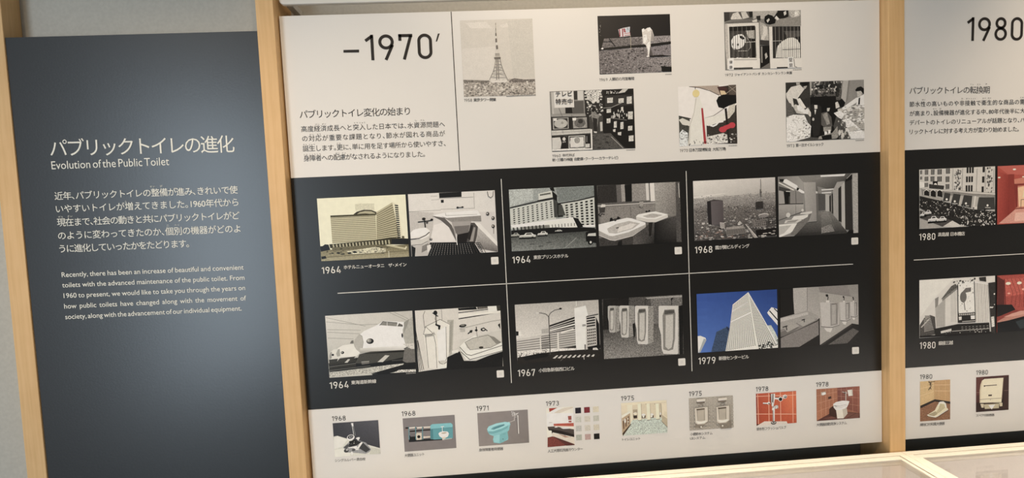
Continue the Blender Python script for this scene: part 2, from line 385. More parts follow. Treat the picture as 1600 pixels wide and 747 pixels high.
# ------------------------------------------------------------------ photographs printed on the panels
def clip(poly, W, H):
    for ax, lim, sg in ((0, 0, 1), (0, W, -1), (1, 0, 1), (1, H, -1)):
        out = []; n = len(poly)
        for i in range(n):
            a, b_ = poly[i], poly[(i + 1) % n]
            ia, ib = sg * (a[ax] - lim) >= 0, sg * (b_[ax] - lim) >= 0
            if ia: out.append(a)
            if ia != ib:
                t = (lim - a[ax]) / (b_[ax] - a[ax]); out.append((a[0] + t * (b_[0] - a[0]), a[1] + t * (b_[1] - a[1])))
        poly = out
        if len(poly) < 3: return None
    return poly
PHOTO = {}
def bil(q, u, v):
    (a, b_, c, d) = q
    return tuple((a[i] * (1 - u) + b_[i] * u) * (1 - v) + (d[i] * (1 - u) + c[i] * u) * v for i in (0, 1))
def PH(key, label, board, x0, z0, w_, h_, base, bn, art):
    U = 1e-4; W, H = w_ / U, h_ / U
    V, F, C = [], [], []
    y = yf(board) - .0004
    lay = [0]
    def add(poly, col, nz):
        poly = clip(poly, W, H)
        if not poly: return
        o = len(V); yy = y - lay[0] * 1.2e-5
        V.extend((x0 + p[0] * U, yy, 1.5 + z0 - p[1] * U) for p in poly)
        F.append(tuple(range(o, o + len(poly)))); C.append((col, nz))
    def pts(q): return list(zip(q[0::2], q[1::2]))
    add([(0, 0), (W, 0), (W, H), (0, H)], lin(base), bn)
    for ln in art.split('\n'):
        if not ln: continue
        lay[0] += 1
        k = ln[0]; a = [float(t) for t in ln[1:].split()]; c = lin(a[:3])
        if k == 'p': add(pts(a[4:]), c, a[3])
        elif k == 'q':
            cs = [lin(a[3 * m:3 * m + 3]) for m in range(4)]; q = pts(a[13:]); N = 8
            def tone(u, v): return [(cs[0][m] * (1 - u) + cs[1][m] * u) * (1 - v) + (cs[3][m] * (1 - u) + cs[2][m] * u) * v for m in range(3)]
            for i in range(N):
                for j in range(N):
                    uv = [(i / N, j / N), ((i + 1) / N, j / N), ((i + 1) / N, (j + 1) / N), (i / N, (j + 1) / N)]
                    P = [bil(q, *w2) for w2 in uv]
                    if all(0 <= p[0] <= W and 0 <= p[1] <= H for p in P): add(P, [tone(*w2) for w2 in uv], a[12])
                    else: add(P, tone((i + .5) / N, (j + .5) / N), a[12])
        elif k == 'l':
            P = pts(a[5:]); V2, F2 = [], []
            P = [p for i, p in enumerate(P) if i == 0 or p != P[i - 1]]
            if len(P) > 1:
                ribbon(P, a[4], False, V2, F2, lambda q, r: (q, r))
                for f in F2: add([V2[i] for i in f], c, a[3])
        elif k == 'e':
            cx, cy, rx, ry, ro = a[4], a[5], a[6], a[7], math.radians(a[8])
            add([(cx + rx * math.cos(t) * math.cos(ro) - ry * math.sin(t) * math.sin(ro), cy + rx * math.cos(t) * math.sin(ro) + ry * math.sin(t) * math.cos(ro)) for t in [i * math.pi / 10 for i in range(20)]], c, a[3])
        elif k == 'g':
            nx, ny, fx, fy = int(a[4]), int(a[5]), a[6], a[7]; q = pts(a[8:])
            for i in range(nx):
                for j in range(ny):
                    u0, u1 = (i + .5 - fx / 2) / nx, (i + .5 + fx / 2) / nx; v0, v1 = (j + .5 - fy / 2) / ny, (j + .5 + fy / 2) / ny
                    add([bil(q, u0, v0), bil(q, u1, v0), bil(q, u1, v1), bil(q, u0, v1)], c, a[3])
        elif k == 'b':
            c2 = lin(a[3:6]); cnt, s0, s1 = int(a[6]), a[7], a[8]; rnd = random.Random(int(a[9])); asp = a[10]; q = pts(a[11:])
            for i in range(cnt):
                lay[0] += .1
                cx, cy = bil(q, rnd.random(), rnd.random()); t = rnd.random(); s = s0 + (s1 - s0) * rnd.random() ** 1.6
                hh = s * asp * (.6 + .8 * rnd.random()); cc = [c[m] + (c2[m] - c[m]) * t for m in range(3)]
                k_ = rnd.choice((4, 5, 6)); ph = rnd.random() * 6
                add([(cx + s / 2 * math.cos(ph + 6.283 * m / k_) * (.8 + .4 * rnd.random()), cy + hh / 2 * math.sin(ph + 6.283 * m / k_) * (.8 + .4 * rnd.random())) for m in range(k_)], cc, .1)
    F = flip(V, F)
    o = mesh_obj('photo_print', V, F, M_PRINT, PANEL[board]); o['label'] = label
    ca = o.data.color_attributes.new('ink', 'FLOAT_COLOR', 'CORNER')
    buf = []
    for f, (c, nz) in zip(F, C):
        if isinstance(c[0], (list, tuple)):
            o0 = min(f)
            for i in f: buf.extend((*c[i - o0], nz))
        else: buf.extend((*c, nz) * len(f))
    ca.data.foreach_set('color', buf)
    o['org'] = tuple(PANEL[board]['org'])
    PHOTO[key] = (o, yf(board) - .0004 - lay[0] * 1.2e-5 - .0001)
    return o
def PTX(key, lines, col, wt):
    o, y = PHOTO[key]; V, F = [], []
    for s, xa, za, xb, zb, h in lines: line_geo(s, 'jp', xa, za, xb, zb, h, wt, y, V, F)
    V = [(x, yy, z + 1.5) for x, yy, z in V]
    mesh_obj('lettering', V, flip(V, F), M_INKD, o)
def CREDIT(board, xa, xb, z, h):
    V, F = [], []; y = yf(board) - .0004; n = max(4, int((xb - xa) / (h * 1.05))); st = (xb - xa) / n; r = random.Random(5)
    for i in range(n):
        a = xa + i * st; o = len(V); e = .12 * h
        V.extend([(a, y, 1.5 + z), (a + st * .78, y, 1.5 + z), (a + st * .78, y, 1.5 + z + e), (a, y, 1.5 + z + e), (a + st * .3, y, 1.5 + z), (a + st * .5, y, 1.5 + z), (a + st * .5, y, 1.5 + z + h), (a + st * .3, y, 1.5 + z + h), (a, y, 1.5 + z + h * .6), (a + st * .78, y, 1.5 + z + h * .6), (a + st * .78, y, 1.5 + z + h * .8), (a, y, 1.5 + z + h * .8)])
        F += [(o, o + 1, o + 2, o + 3), (o + 4, o + 5, o + 6, o + 7), (o + 8, o + 9, o + 10, o + 11)]
    mesh_obj('credit_line', V, flip(V, F), INK[board], PANEL[board])
def rrect(x, z, s, r, y, n=5):
    P = []
    for cx, cz, a0 in ((x + s / 2 - r, z + s / 2 - r, 0), (x - s / 2 + r, z + s / 2 - r, 90), (x - s / 2 + r, z - s / 2 + r, 180), (x + s / 2 - r, z - s / 2 + r, 270)):
        P += [(cx + r * math.cos(math.radians(a0 + 90 * i / n)), y, cz + r * math.sin(math.radians(a0 + 90 * i / n))) for i in range(n + 1)]
    return P
def STICKER(board, x, z, s):
    z += 1.5; y1 = yf(board) + .0002; y0 = yf(board) - .0006
    A = rrect(x, z, s, s * .12, y0); B = rrect(x, z, s, s * .12, y1); n = len(A)
    F = [tuple(range(n))] + [(i, i + n, (i + 1) % n + n, (i + 1) % n) for i in range(n)]
    o = mesh_obj('blank_sticker', A + B, F, M_STICK, PANEL[board]); o['label'] = 'small white square sticker'; o['org'] = tuple(PANEL[board]['org'])
    V = [(x - s * .18, y0 - .0001, z - s * .2), (x + s * .2, y0 - .0001, z - s * .2), (x + s * .2, y0 - .0001, z + s * .2), (x - s * .18, y0 - .0001, z + s * .2)]
    mesh_obj('faint_mark', V, [(0, 1, 2, 3)], M_STICKM, o)
def SAMPLE(x, z, s, col):
    z += 1.5; h = s / 2; y = -.0004
    m = mottle(mat('stone_sample', lin(col), .45, .3), 420, .16)
    mesh_obj('stone_sample', [(x - h, y, z - h), (x + h, y, z - h), (x + h, y, z + h), (x - h, y, z + h)], [(0, 1, 2, 3)], m, PANEL['lower'])

PH('hotel','black and white print of a long slab hotel with a round rooftop lounge','black',-0.3203,0.0394,0.1701,0.1221,(241, 240, 217),0.0,"""q 133 127 100 118 112 85 167 160 133 172 166 138 .25 -20 1007 1723 981 1707 1242 -13 1231
p 18 18 18 .4 -10 925 43 928 91 895 160 903 187 1006 6 1036
p 217 215 193 .15 718 147 800 134 1088 148 1086 284 721 275
p 52 45 23 0 670 345 743 291 884 260 1022 271 1139 324 1120 370 901 352
p 181 176 149 0 745 337 800 303 905 284 1020 295 1099 336 1086 359 902 331
p 208 203 175 0 232 352 1105 355 1091 889 235 884
g 100 94 69 0 30 14 .8 .42 235 378 1098 378 1087 882 233 879
p 69 64 37 .4 233 340 1105 346 1103 379 233 378
p 190 184 156 0 1118 318 1436 142 1548 854 1091 889
g 82 76 48 0 14 15 .78 .42 1119 342 1437 170 1535 844 1094 877
p 231 228 204 0 1436 137 1543 182 1603 847 1544 853
g 18 18 18 0 1 16 .9 .6 1478 179 1551 194 1563 850 1497 851
p 52 47 24 .2 172 899 1030 862 1359 825 1707 867 1709 985 1350 962 1023 980 189 976
g 181 176 149 0 18 1 .45 1 217 907 1356 872 1362 953 225 963
p 18 18 18 0 1380 859 1707 869 1707 973 1374 956
p 96 92 71 0 1582 808 1628 811 1632 863 1585 860
p 111 106 83 0 213 967 1025 949 1349 980 1347 1018 788 1012 232 1032
p 210 207 183 .5 484 1053 788 1022 1068 994 1252 1042 1252 1113 874 1116 596 1115
b 18 18 18 75 69 47 40 23 77 3 .35 96 994 1349 985 1340 1127 87 1118
p 198 193 164 0 1350 966 1649 1049 1647 1084 1256 980
p 220 216 192 0 1613 1066 1651 1013 1674 1026 1647 1072
l 116 109 84 0 11 16 1150 1697 1099
l 184 178 152 0 7 14 1185 1688 1181
b 18 18 18 20 18 18 10 55 100 5 .28 92 1048 833 1041 829 1099 88 1107
p 18 18 18 0 6 1131 87 1121 102 1169 9 1183
l 241 241 224 0 9 1309 1090 1311 1220""")
PH('bathroom','black and white print of a bathroom unit with toilet, basin and tub','black',-0.1454,0.0395,0.1700,0.1225,(220, 217, 215),0.0,"""p 202 199 196 .1 1 334 481 334 473 487 421 982 -1 960
p 229 227 224 .05 10 5 1679 13 1682 428 479 381 1 334
l 135 132 129 0 7 1 341 622 341
l 135 132 129 0 7 1287 30 1283 337 623 324
p 18 18 18 0 606 3 1046 0 1043 101 607 102
l 133 129 127 0 9 600 111 1271 114
p 18 18 18 0 633 141 690 139 689 198 635 197
l 159 156 153 0 7 439 61 567 62
l 159 156 153 0 7 446 132 599 130
p 235 232 230 0 464 628 703 569 881 978 375 961
p 241 241 241 0 440 438 708 392 1340 376 1412 498 1399 604 1198 594 821 575 731 500
p 241 241 241 0 708 392 1333 378 1333 459 715 452
l 150 147 144 0 7 708 395 715 452 1333 459
p 149 146 143 .15 620 459 731 500 1405 486 1406 605 1175 588 820 585
p 98 94 92 0 440 443 684 497 817 646 899 864 897 983 767 691 611 541
p 170 166 164 0 821 580 1210 585 1092 1017 903 1012
p 26 21 19 .2 925 818 1164 783 1085 1027 891 1021
p 118 114 112 .1 863 672 1171 664 1139 805 901 841
p 80 76 74 0 1197 618 1280 622 1346 721 1271 1003 1094 994
p 160 156 153 0 1252 704 1286 718 1225 989 1153 985
p 40 36 34 0 1109 923 1194 665 1242 668 1167 962
q 204 201 198 160 156 153 99 95 93 135 132 129 .2 1335 692 1696 1085 1696 1224 1265 1122
p 239 237 234 0 1268 617 1374 632 1699 1025 1695 1109 1334 708
p 18 18 18 0 374 968 1259 1002 1378 1229 300 1233
l 138 135 133 0 9 421 982 301 1223
l 138 135 133 0 9 465 984 357 1226
l 138 135 133 0 9 510 987 413 1229
l 138 135 133 0 9 554 989 470 1232
l 138 135 133 0 9 599 991 526 1235
l 138 135 133 0 9 644 994 583 1238
l 138 135 133 0 9 689 996 639 1241
l 138 135 133 0 9 733 998 696 1244
l 138 135 133 0 9 778 1001 753 1248
l 138 135 133 0 9 823 1003 809 1251
l 138 135 133 0 9 868 1006 866 1254
l 138 135 133 0 9 913 1008 923 1257
l 138 135 133 0 9 958 1010 980 1260
l 138 135 133 0 9 1002 1013 1036 1263
l 138 135 133 0 9 1047 1015 1093 1266
l 138 135 133 0 9 1092 1017 1150 1269
l 138 135 133 0 9 1137 1020 1207 1272
l 76 72 70 0 9 1182 1022 1264 1275
l 76 72 70 0 9 1227 1024 1321 1278
l 76 72 70 0 9 1272 1027 1378 1281
l 76 72 70 0 9 1317 1029 1435 1284
l 76 72 70 0 9 1363 1032 1492 1288
l 18 18 18 0 11 349 997 1365 1022
l 18 18 18 0 11 340 1037 1373 1058
l 18 18 18 0 11 330 1077 1381 1095
l 18 18 18 0 11 321 1117 1388 1131
l 18 18 18 0 11 311 1157 1396 1167
l 18 18 18 0 11 302 1197 1404 1204
l 238 235 233 0 11 1258 1026 1360 1218
l 241 241 241 0 14 897 817 904 1043
p 237 235 232 0 2 759 61 703 180 673 321 669 388 731 370 837 214 900 8 877
p 241 241 241 0 24 736 109 686 297 672 369 730 314 798 123 836 11 837
l 27 23 20 0 16 -1 884 168 874 300 821 377 761
p 212 210 206 0 7 901 214 900 370 837 351 955 205 1042 15 1008
l 56 53 51 0 9 8 1003 208 995 341 935
p 195 192 189 0 65 1034 338 978 387 1075 312 1233 54 1219
p 135 132 129 .2 218 1031 338 982 380 1075 198 1160
p 18 18 18 0 8 1008 87 1059 65 1229 6 1226
p 230 228 225 0 312 1024 384 1004 392 1076 316 1167
l 18 18 18 0 21 164 554 446 533
l 18 18 18 0 23 290 478 302 668
e 27 23 20 0 280 496 36 27 0
e 18 18 18 0 435 520 27 23 0
e 76 72 70 0 339 563 23 32 0
e 18 18 18 0 397 905 27 23 0
e 166 162 159 0 402 900 14 14 0
e 56 53 51 0 1537 459 32 36 0
e 210 207 205 0 1531 452 14 14 0
e 56 53 51 0 1640 550 32 36 0
e 210 207 205 0 1633 542 14 14 0
e 56 53 51 0 1634 711 32 36 0
e 210 207 205 0 1627 704 14 14 0
l 56 53 51 0 7 1643 712 1636 855
l 56 53 51 0 9 1553 19 1567 114 1613 147 1657 114 1674 13
l 18 18 18 0 14 930 308 1072 304
e 18 18 18 0 954 305 21 18 0
e 18 18 18 0 1048 302 18 16 0""")
PH('hotel_cars','black and white print of a hotel with roof sign above parked cars','black',0.0526,0.0393,0.1703,0.1228,(165, 171, 170),0.3,"""p 192 198 196 .35 -1 -5 486 1 475 226 3 351
p 130 137 136 .35 941 10 1710 10 1706 218 977 298
p 212 215 210 0 4 382 569 283 883 234 932 775 6 776
g 47 49 46 0 9 8 .42 .5 37 391 870 257 880 592 32 729
l 18 18 18 0 24 5 361 570 259 872 221
p 221 223 217 0 582 108 855 59 866 197 585 244
l 30 31 28 0 14 611 138 829 107
g 60 62 58 0 11 1 .6 .8 613 114 830 88 832 136 615 157
l 18 18 18 0 14 561 245 873 198
p 18 19 18 0 855 59 954 154 953 285 872 221
p 18 18 18 .3 810 4 894 -4 914 80 843 58
p 69 71 69 .2 872 221 965 286 940 595 880 592
p 18 19 18 .3 952 309 1071 350 1061 589 945 596
p 212 215 210 0 1024 319 1701 232 1697 826 1439 813 1062 565
g 32 33 30 0 6 9 .5 .6 1083 351 1692 261 1695 802 1101 771
p 241 241 241 0 -2 704 1254 604 1348 681 1345 736 43 758
l 18 18 18 0 24 952 326 1364 281 1701 218
p 75 77 74 .3 975 346 1047 349 1110 568 965 561
p 239 240 235 0 695 679 1326 615 1359 688 1346 712 668 733
p 142 143 138 .2 211 750 1346 719 1343 796 809 817 232 806
g 239 240 235 0 9 1 .7 .9 765 723 1346 714 1343 796 774 796
g 45 46 43 0 9 1 .35 1 19 757 693 727 700 823 28 825
p 236 237 231 0 810 805 1344 777 1367 809 808 836
p 18 18 18 0 1254 611 1350 633 1464 814 1342 820
p 18 18 18 .3 4 811 810 793 1439 820 1694 842 1698 915 611 927 5 943
p 241 241 241 0 1441 781 1696 775 1697 823 1451 811
q 87 90 88 71 74 72 118 122 120 141 145 143 .45 -1 931 1708 899 1700 1230 1 1226
l 167 170 168 0 10 1070 1211 1309 1023
l 49 51 49 0 14 362 1106 459 1101
l 49 51 49 0 14 541 1154 637 1149
l 49 51 49 0 12 700 1090 793 1085
p 18 18 18 0 0 909 168 900 165 950 -3 954
p 189 191 185 0 -1 927 9 896 51 891 69 863 128 861 148 889 168 895 163 927
p 37 38 33 0 64 890 77 870 119 869 131 888
l 80 82 78 0 7 8 914 159 913
e 18 18 18 0 35 938 13 14 0
e 18 18 18 0 133 934 13 14 0
p 18 18 18 0 159 933 496 927 493 993 156 993
p 229 230 226 0 158 957 177 916 261 911 296 874 414 874 456 913 496 921 487 962
p 37 38 33 0 288 910 313 885 397 884 422 910
l 80 82 78 0 7 175 940 478 944
e 18 18 18 0 231 973 27 19 0
e 18 18 18 0 426 971 27 19 0
p 18 18 18 0 528 911 733 901 731 956 525 961
p 229 230 226 0 527 931 539 896 590 891 612 859 684 858 709 890 733 896 728 931
p 37 38 33 0 607 889 622 868 673 867 689 888
l 80 82 78 0 7 538 916 722 916
e 18 18 18 0 571 943 16 16 0
e 18 18 18 0 690 939 16 16 0
p 18 18 18 0 880 866 1025 864 1024 890 879 890
p 229 230 226 0 879 876 887 859 923 857 939 843 989 843 1008 858 1025 861 1021 878
p 37 38 33 0 935 857 946 847 982 847 993 857
l 80 82 78 0 7 887 869 1017 871
e 18 18 18 0 911 882 11 8 0
e 18 18 18 0 995 881 11 8 0
p 18 18 18 0 1496 924 1710 863 1703 1152 1500 1105
p 212 213 209 0 1529 998 1555 951 1702 944 1704 1007
e 18 18 18 0 1587 1122 52 57 0
e 219 220 215 0 1592 1127 21 24 0""")
PH('wash_basins','black and white print of two white wash basins on a tiled wall','black',0.2292,0.0392,0.1688,0.1217,(109, 107, 105),0.3,"""p 47 45 44 .5 9 5 704 -4 691 356 202 357 -5 363
p 104 101 100 .3 386 5 557 1 564 350 397 354
p 164 161 158 .2 484 3 562 2 564 343 491 346
p 18 18 18 .4 556 25 703 3 696 344 569 343
p 153 150 147 .3 704 -1 985 -3 981 341 704 345
p 223 221 218 0 985 -3 1047 -5 1055 342 991 344
p 233 230 227 0 1071 -4 1165 -4 1169 372 1079 367
q 179 176 173 148 145 142 118 115 112 159 157 153 .32 1169 -4 1600 1 1591 714 1174 597
p 85 83 82 .5 1600 1 1687 0 1690 1224 1588 1219
l 218 216 212 0 12 1661 28 1670 318
l 200 197 194 0 21 -7 407 1169 396
l 83 81 79 0 10 -6 378 1169 372
p 141 138 135 .3 4 436 1168 415 1172 657 750 757 655 680 40 758
l 67 65 63 0 7 663 439 667 681
p 64 62 61 .5 4 1058 696 900 685 1227 -2 1227
q 64 62 61 84 82 81 18 18 18 104 101 100 .5 696 900 1143 801 1129 1226 685 1227
q 18 18 18 84 82 81 33 31 30 18 18 18 .35 1143 801 1592 678 1588 1219 1117 1228
l 18 18 18 0 7 683 996 675 1227
p 220 218 214 0 53 438 80 377 152 385 155 443
p 65 63 62 0 16 444 155 434 134 546 36 553
l 18 18 18 0 17 48 554 11 581 46 614 72 567 132 587
p 167 164 161 0 843 363 931 360 921 447 859 449
l 43 40 39 0 10 834 476 847 460 882 493 920 480
p 229 226 223 .08 -14 779 582 672 667 685 959 787 963 877 691 1045 320 1123 222 1106 -6 997
p 241 241 241 0 -14 779 582 672 667 685 959 787 945 828 596 967 275 1024 202 1008 -9 888
p 195 192 189 .2 170 873 357 786 628 739 847 799 696 900 350 979 204 959
p 230 227 224 .1 403 861 651 789 773 807 672 887 375 956
l 18 18 18 0 19 354 868 408 861
p 180 177 174 .15 -5 985 223 1094 320 1111 692 1033 963 877 957 828 596 967 274 1031 201 1015 -4 900
p 218 216 212 0 766 649 829 611 1076 580 1175 573 1420 645 1423 706 1168 790 996 782 776 722
p 241 241 239 0 804 620 1076 580 1175 573 1420 645 1170 730 998 716 778 662
p 185 182 179 .2 901 656 1100 610 1321 653 1146 700 999 692
l 18 18 18 0 24 232 719 447 670
e 18 18 18 0 263 689 29 33 0
e 18 18 18 0 405 668 24 29 0
e 65 63 62 0 341 701 29 29 0
l 18 18 18 0 17 966 575 1065 560
e 18 18 18 0 983 566 19 19 0
e 18 18 18 0 1043 554 17 17 0
p 18 18 18 0 393 1139 467 1119 464 1215 365 1222
p 33 31 29 .5 1020 795 1106 787 1060 1064 1023 1062""")
PH('city_view','black and white print of a city skyline with one dark tower block','black',0.4253,0.0392,0.1710,0.1214,(211, 208, 205),0.0,"""q 237 234 230 211 208 206 184 181 178 215 213 209 .05 -1 0 1714 0 1713 329 -2 377
p 229 226 223 .08 -6 321 388 284 713 275 388 318 -2 372
q 182 179 177 165 162 159 108 104 103 133 130 128 .45 1 353 1713 305 1713 611 7 577
q 125 121 119 105 101 99 71 68 67 85 82 81 .6 3 552 1714 562 1707 1213 1 1215
b 105 102 101 188 185 183 260 15 35 11 .5 2 310 1714 281 1713 611 2 564
b 56 53 52 170 167 164 230 22 54 12 .6 3 528 1715 513 1713 881 -1 868
b 139 135 133 212 209 205 260 10 32 15 .5 8 358 1713 329 1709 832 1 795
b 35 32 31 218 215 212 240 25 84 13 .55 2 771 1714 807 1707 1213 1 1215
b 101 84 78 168 148 140 26 35 84 14 .5 -3 941 1122 1048 1169 1210 1 1215
l 122 118 116 0 12 1401 22 1402 376
l 105 102 100 0 25 1392 229 1399 388
e 88 85 83 0 1398 290 22 20 0
q 104 98 101 92 86 89 82 76 79 105 100 103 .05 347 423 605 416 602 911 360 911
p 40 37 39 0 273 424 352 423 360 911 286 871
p 71 67 69 0 273 424 411 392 605 416 352 426
p 191 187 184 0 529 858 623 875 628 1003 534 944
g 89 86 85 0 3 4 .6 .5 543 876 618 890 621 985 546 945
p 144 140 137 0 659 975 1024 957 1071 1107 662 1135
g 54 51 50 0 18 1 .5 .9 665 1012 1043 1000 1061 1106 667 1128
p 162 158 155 .3 659 970 999 948 1048 995 665 1012
p 169 165 162 0 1074 947 1173 1026 1308 1217 1245 1221 1135 1049
l 218 215 212 0 10 1062 922 1309 1205
p 123 119 117 .5 1177 854 1481 820 1503 993 1224 1004
g 57 54 53 0 10 4 .5 .5 1253 834 1684 781 1694 954 1275 982
e 218 215 212 0 1444 757 111 35 -4
e 138 134 133 .3 1444 774 111 35 -4
p 52 49 48 .4 1286 480 1437 475 1439 622 1288 627
p 21 18 18 .5 1274 1056 1705 1028 1707 1176 1296 1192
b 144 140 137 220 217 214 16 35 89 15 .4 1274 1031 1705 1016 1707 1201 1321 1206""")
PH('washroom_corridor','black and white print of a long washroom corridor with basins and stalls','black',0.6023,0.0399,0.1692,0.1231,(146, 145, 143),0.0,"""q 165 163 161 88 87 85 68 67 65 134 132 130 .1 410 8 1571 2 1246 361 535 141
p 141 140 137 .1 423 4 893 6 943 77 535 136
p 241 241 241 0 898 11 1430 5 1404 48 905 45
p 241 241 241 0 914 301 1234 291 1208 315 919 321
p 241 241 241 0 919 365 1131 360 1118 382 926 382
q 125 124 122 134 132 130 53 52 51 35 33 33 .25 832 735 1113 749 1481 1233 313 1237
q 142 141 138 142 141 138 88 87 85 88 87 85 .25 908 763 1049 760 1212 1125 903 1159
p 139 137 135 .5 904 1084 1110 1021 1185 1173 902 1203
q 125 124 122 165 163 161 171 169 167 165 163 161 .05 18 5 422 9 531 720 1 891
q 165 163 161 171 169 167 171 169 167 165 163 161 0 417 9 535 136 531 725 405 763
p 72 71 70 .1 14 193 253 265 248 559 7 560
p 169 167 165 0 13 278 126 308 134 553 12 555
p 22 21 20 0 113 295 265 315 259 407 220 406 218 557 137 554
l 219 218 215 0 15 164 303 260 314
p 144 142 140 .05 253 265 531 364 528 572 248 559
l 74 72 71 0 10 367 295 375 565
l 40 38 37 0 15 7 562 528 572
q 172 170 168 184 182 179 165 163 161 139 137 135 .08 12 572 528 585 526 725 6 891
l 105 103 101 0 7 362 589 367 774
p 36 35 34 0 29 47 161 53 160 119 41 104
p 241 241 241 0 130 59 176 54 407 199 418 268 368 266 104 117
p 36 35 34 0 393 235 444 254 443 303 392 291
p 241 241 241 0 444 262 552 328 562 365 493 355 418 302
l 236 235 232 0 22 15 120 329 288
q 184 182 179 165 163 161 151 149 147 165 163 161 .05 535 136 794 143 803 956 586 957
p 110 109 107 0 794 148 843 293 843 834 803 956
p 212 211 208 0 792 327 832 341 832 378 796 376
p 88 87 86 .1 842 378 995 403 991 730 845 735
p 192 191 188 0 997 403 1079 414 1075 759 998 748
p 36 35 34 0 1079 451 1156 381 1159 813 1083 752
p 139 137 135 0 1112 416 1130 404 1134 787 1113 773
p 172 170 168 .08 1157 332 1249 164 1402 151 1272 362 1270 967 1164 838
p 40 39 38 0 1273 300 1337 242 1337 995 1270 967
p 195 194 191 0 1337 242 1410 152 1412 1148 1336 1057
p 50 48 47 .1 1410 152 1562 105 1577 1181 1412 1148
p 18 18 18 0 1428 123 1573 12 1572 117 1428 172
l 184 182 179 0 12 1454 105 1563 6
p 182 180 177 .25 1573 2 1694 2 1691 1232 1587 1231
p 20 19 18 0 1495 1164 1588 1169 1587 1234 1443 1231
l 59 58 56 0 12 1 891 525 732
p 239 238 235 0 0 977 381 964 383 1058 238 1162 33 1233 -5 1231
p 197 196 193 .1 4 1014 266 998 111 1155 1 1199
p 122 120 118 .2 384 972 601 822 704 766 637 923 352 1205 237 1199
p 219 217 214 0 141 898 472 877 484 915 382 959 114 958
p 163 161 158 0 191 913 421 892 344 945 153 948
p 232 231 228 0 320 821 626 799 613 847 510 897 268 884
p 222 220 217 0 474 754 709 734 703 778 601 793 448 785
e 215 214 211 0 199 790 45 49 0
e 215 214 211 0 505 707 27 30 0
l 36 35 34 0 10 624 959 803 956""")
PH('bullet_trains','black and white print of round-nosed bullet trains lined up on tracks','black',-0.3207,-0.1907,0.1700,0.1241,(205, 204, 197),0.0,"""q 224 222 217 200 198 192 216 215 208 205 204 197 .05 3 -1 1702 1 1699 841 1 899
l 141 140 134 0 7 14 35 769 254
l 141 140 134 0 7 8 119 654 218 1005 228
l 141 140 134 0 7 21 275 670 328
l 141 140 134 0 7 17 327 642 398
l 141 140 134 0 7 23 443 519 494
l 141 140 134 0 7 1254 10 1573 184
l 141 140 134 0 7 1348 9 1610 157
p 49 47 41 .3 2 947 541 874 1699 841 1698 1060 1137 1120 9 1117
p 18 18 18 .2 540 886 1251 812 1711 842 1699 1048 1139 1084 528 1067
p 192 191 184 .6 3 1141 762 1083 1473 1045 1447 1092 849 1198 -3 1223
p 18 18 18 .3 801 1214 1472 1069 1711 1049 1702 1194 1321 1205 1130 1231
p 212 210 204 .7 1249 1225 1371 1172 1703 1182 1699 1236
p 18 18 18 0 824 1220 1700 1231 1698 1265 846 1241
l 18 18 18 0 14 5 1008 534 970
l 136 135 129 0 7 4 1022 533 985
l 18 18 18 0 14 0 1080 812 1037
l 136 135 129 0 7 -1 1094 811 1052
l 18 18 18 0 14 5 1116 810 1069
l 136 135 129 0 7 4 1131 809 1083
p 230 229 223 0 26 804 60 722 121 678 227 668 270 723 236 878 49 878
p 164 163 157 0 26 804 54 734 83 723 69 855 27 864
p 58 57 52 0 14 876 190 868 161 946 17 943
p 239 238 232 0 162 765 204 659 301 605 513 590 579 647 616 794 542 850 238 842
p 174 173 166 0 162 765 202 683 238 673 240 818 181 826
p 57 55 50 .1 150 945 225 865 543 843 418 951
p 205 204 198 0 313 956 387 888 427 896 371 960
e 18 18 18 0 287 751 32 28 0
e 164 163 157 0 278 746 16 16 0
e 18 18 18 0 97 785 23 21 0
p 114 112 108 0 443 578 475 525 517 518 513 582
p 241 241 241 .03 514 570 567 478 739 344 980 251 1126 171 1524 212 1563 347 1523 805 1253 783 971 769 782 781 617 782 552 706
p 190 188 182 .08 514 570 547 500 630 409 687 437 707 559 681 702 629 776 563 714 528 644
l 139 138 132 0 7 641 410 690 449 706 571 672 726 629 776
p 139 138 132 .15 1051 248 1114 180 1394 221 1378 292
l 28 25 19 0 9 1043 255 1114 180 1394 221
l 241 241 241 0 9 1195 194 1191 266
p 98 97 92 0 1389 293 1428 233 1497 271 1495 307
e 18 18 18 0 838 557 72 55 0
e 139 138 132 0 820 547 46 39 0
e 188 186 180 0 807 539 21 21 0
q 222 221 215 241 241 239 200 198 192 169 167 161 0 635 687 1533 689 1526 805 629 781
p 72 71 66 .12 522 982 615 806 830 765 1525 776 1457 922 1146 975 814 1006
p 28 25 19 0 640 796 1525 776 1511 816 827 808
p 207 206 199 0 957 986 1118 856 1200 869 1062 993
p 114 112 108 0 639 989 648 961 794 959 795 1005 653 1015
l 207 206 199 0 7 641 961 794 959
p 183 182 175 .15 1488 488 1491 367 1559 226 1695 114 1699 646 1684 694 1541 709
p 154 153 146 0 1523 224 1573 191 1634 159 1591 277 1510 441
e 18 18 18 0 1474 482 14 46 0
p 114 112 108 .2 1453 995 1503 755 1706 720 1700 1036 1521 1036
l 18 18 18 0 14 1491 754 1685 682
p 213 211 205 .3 1473 656 1699 651 1704 768 1633 764
l 100 98 93 0 9 1241 976 1525 975""")
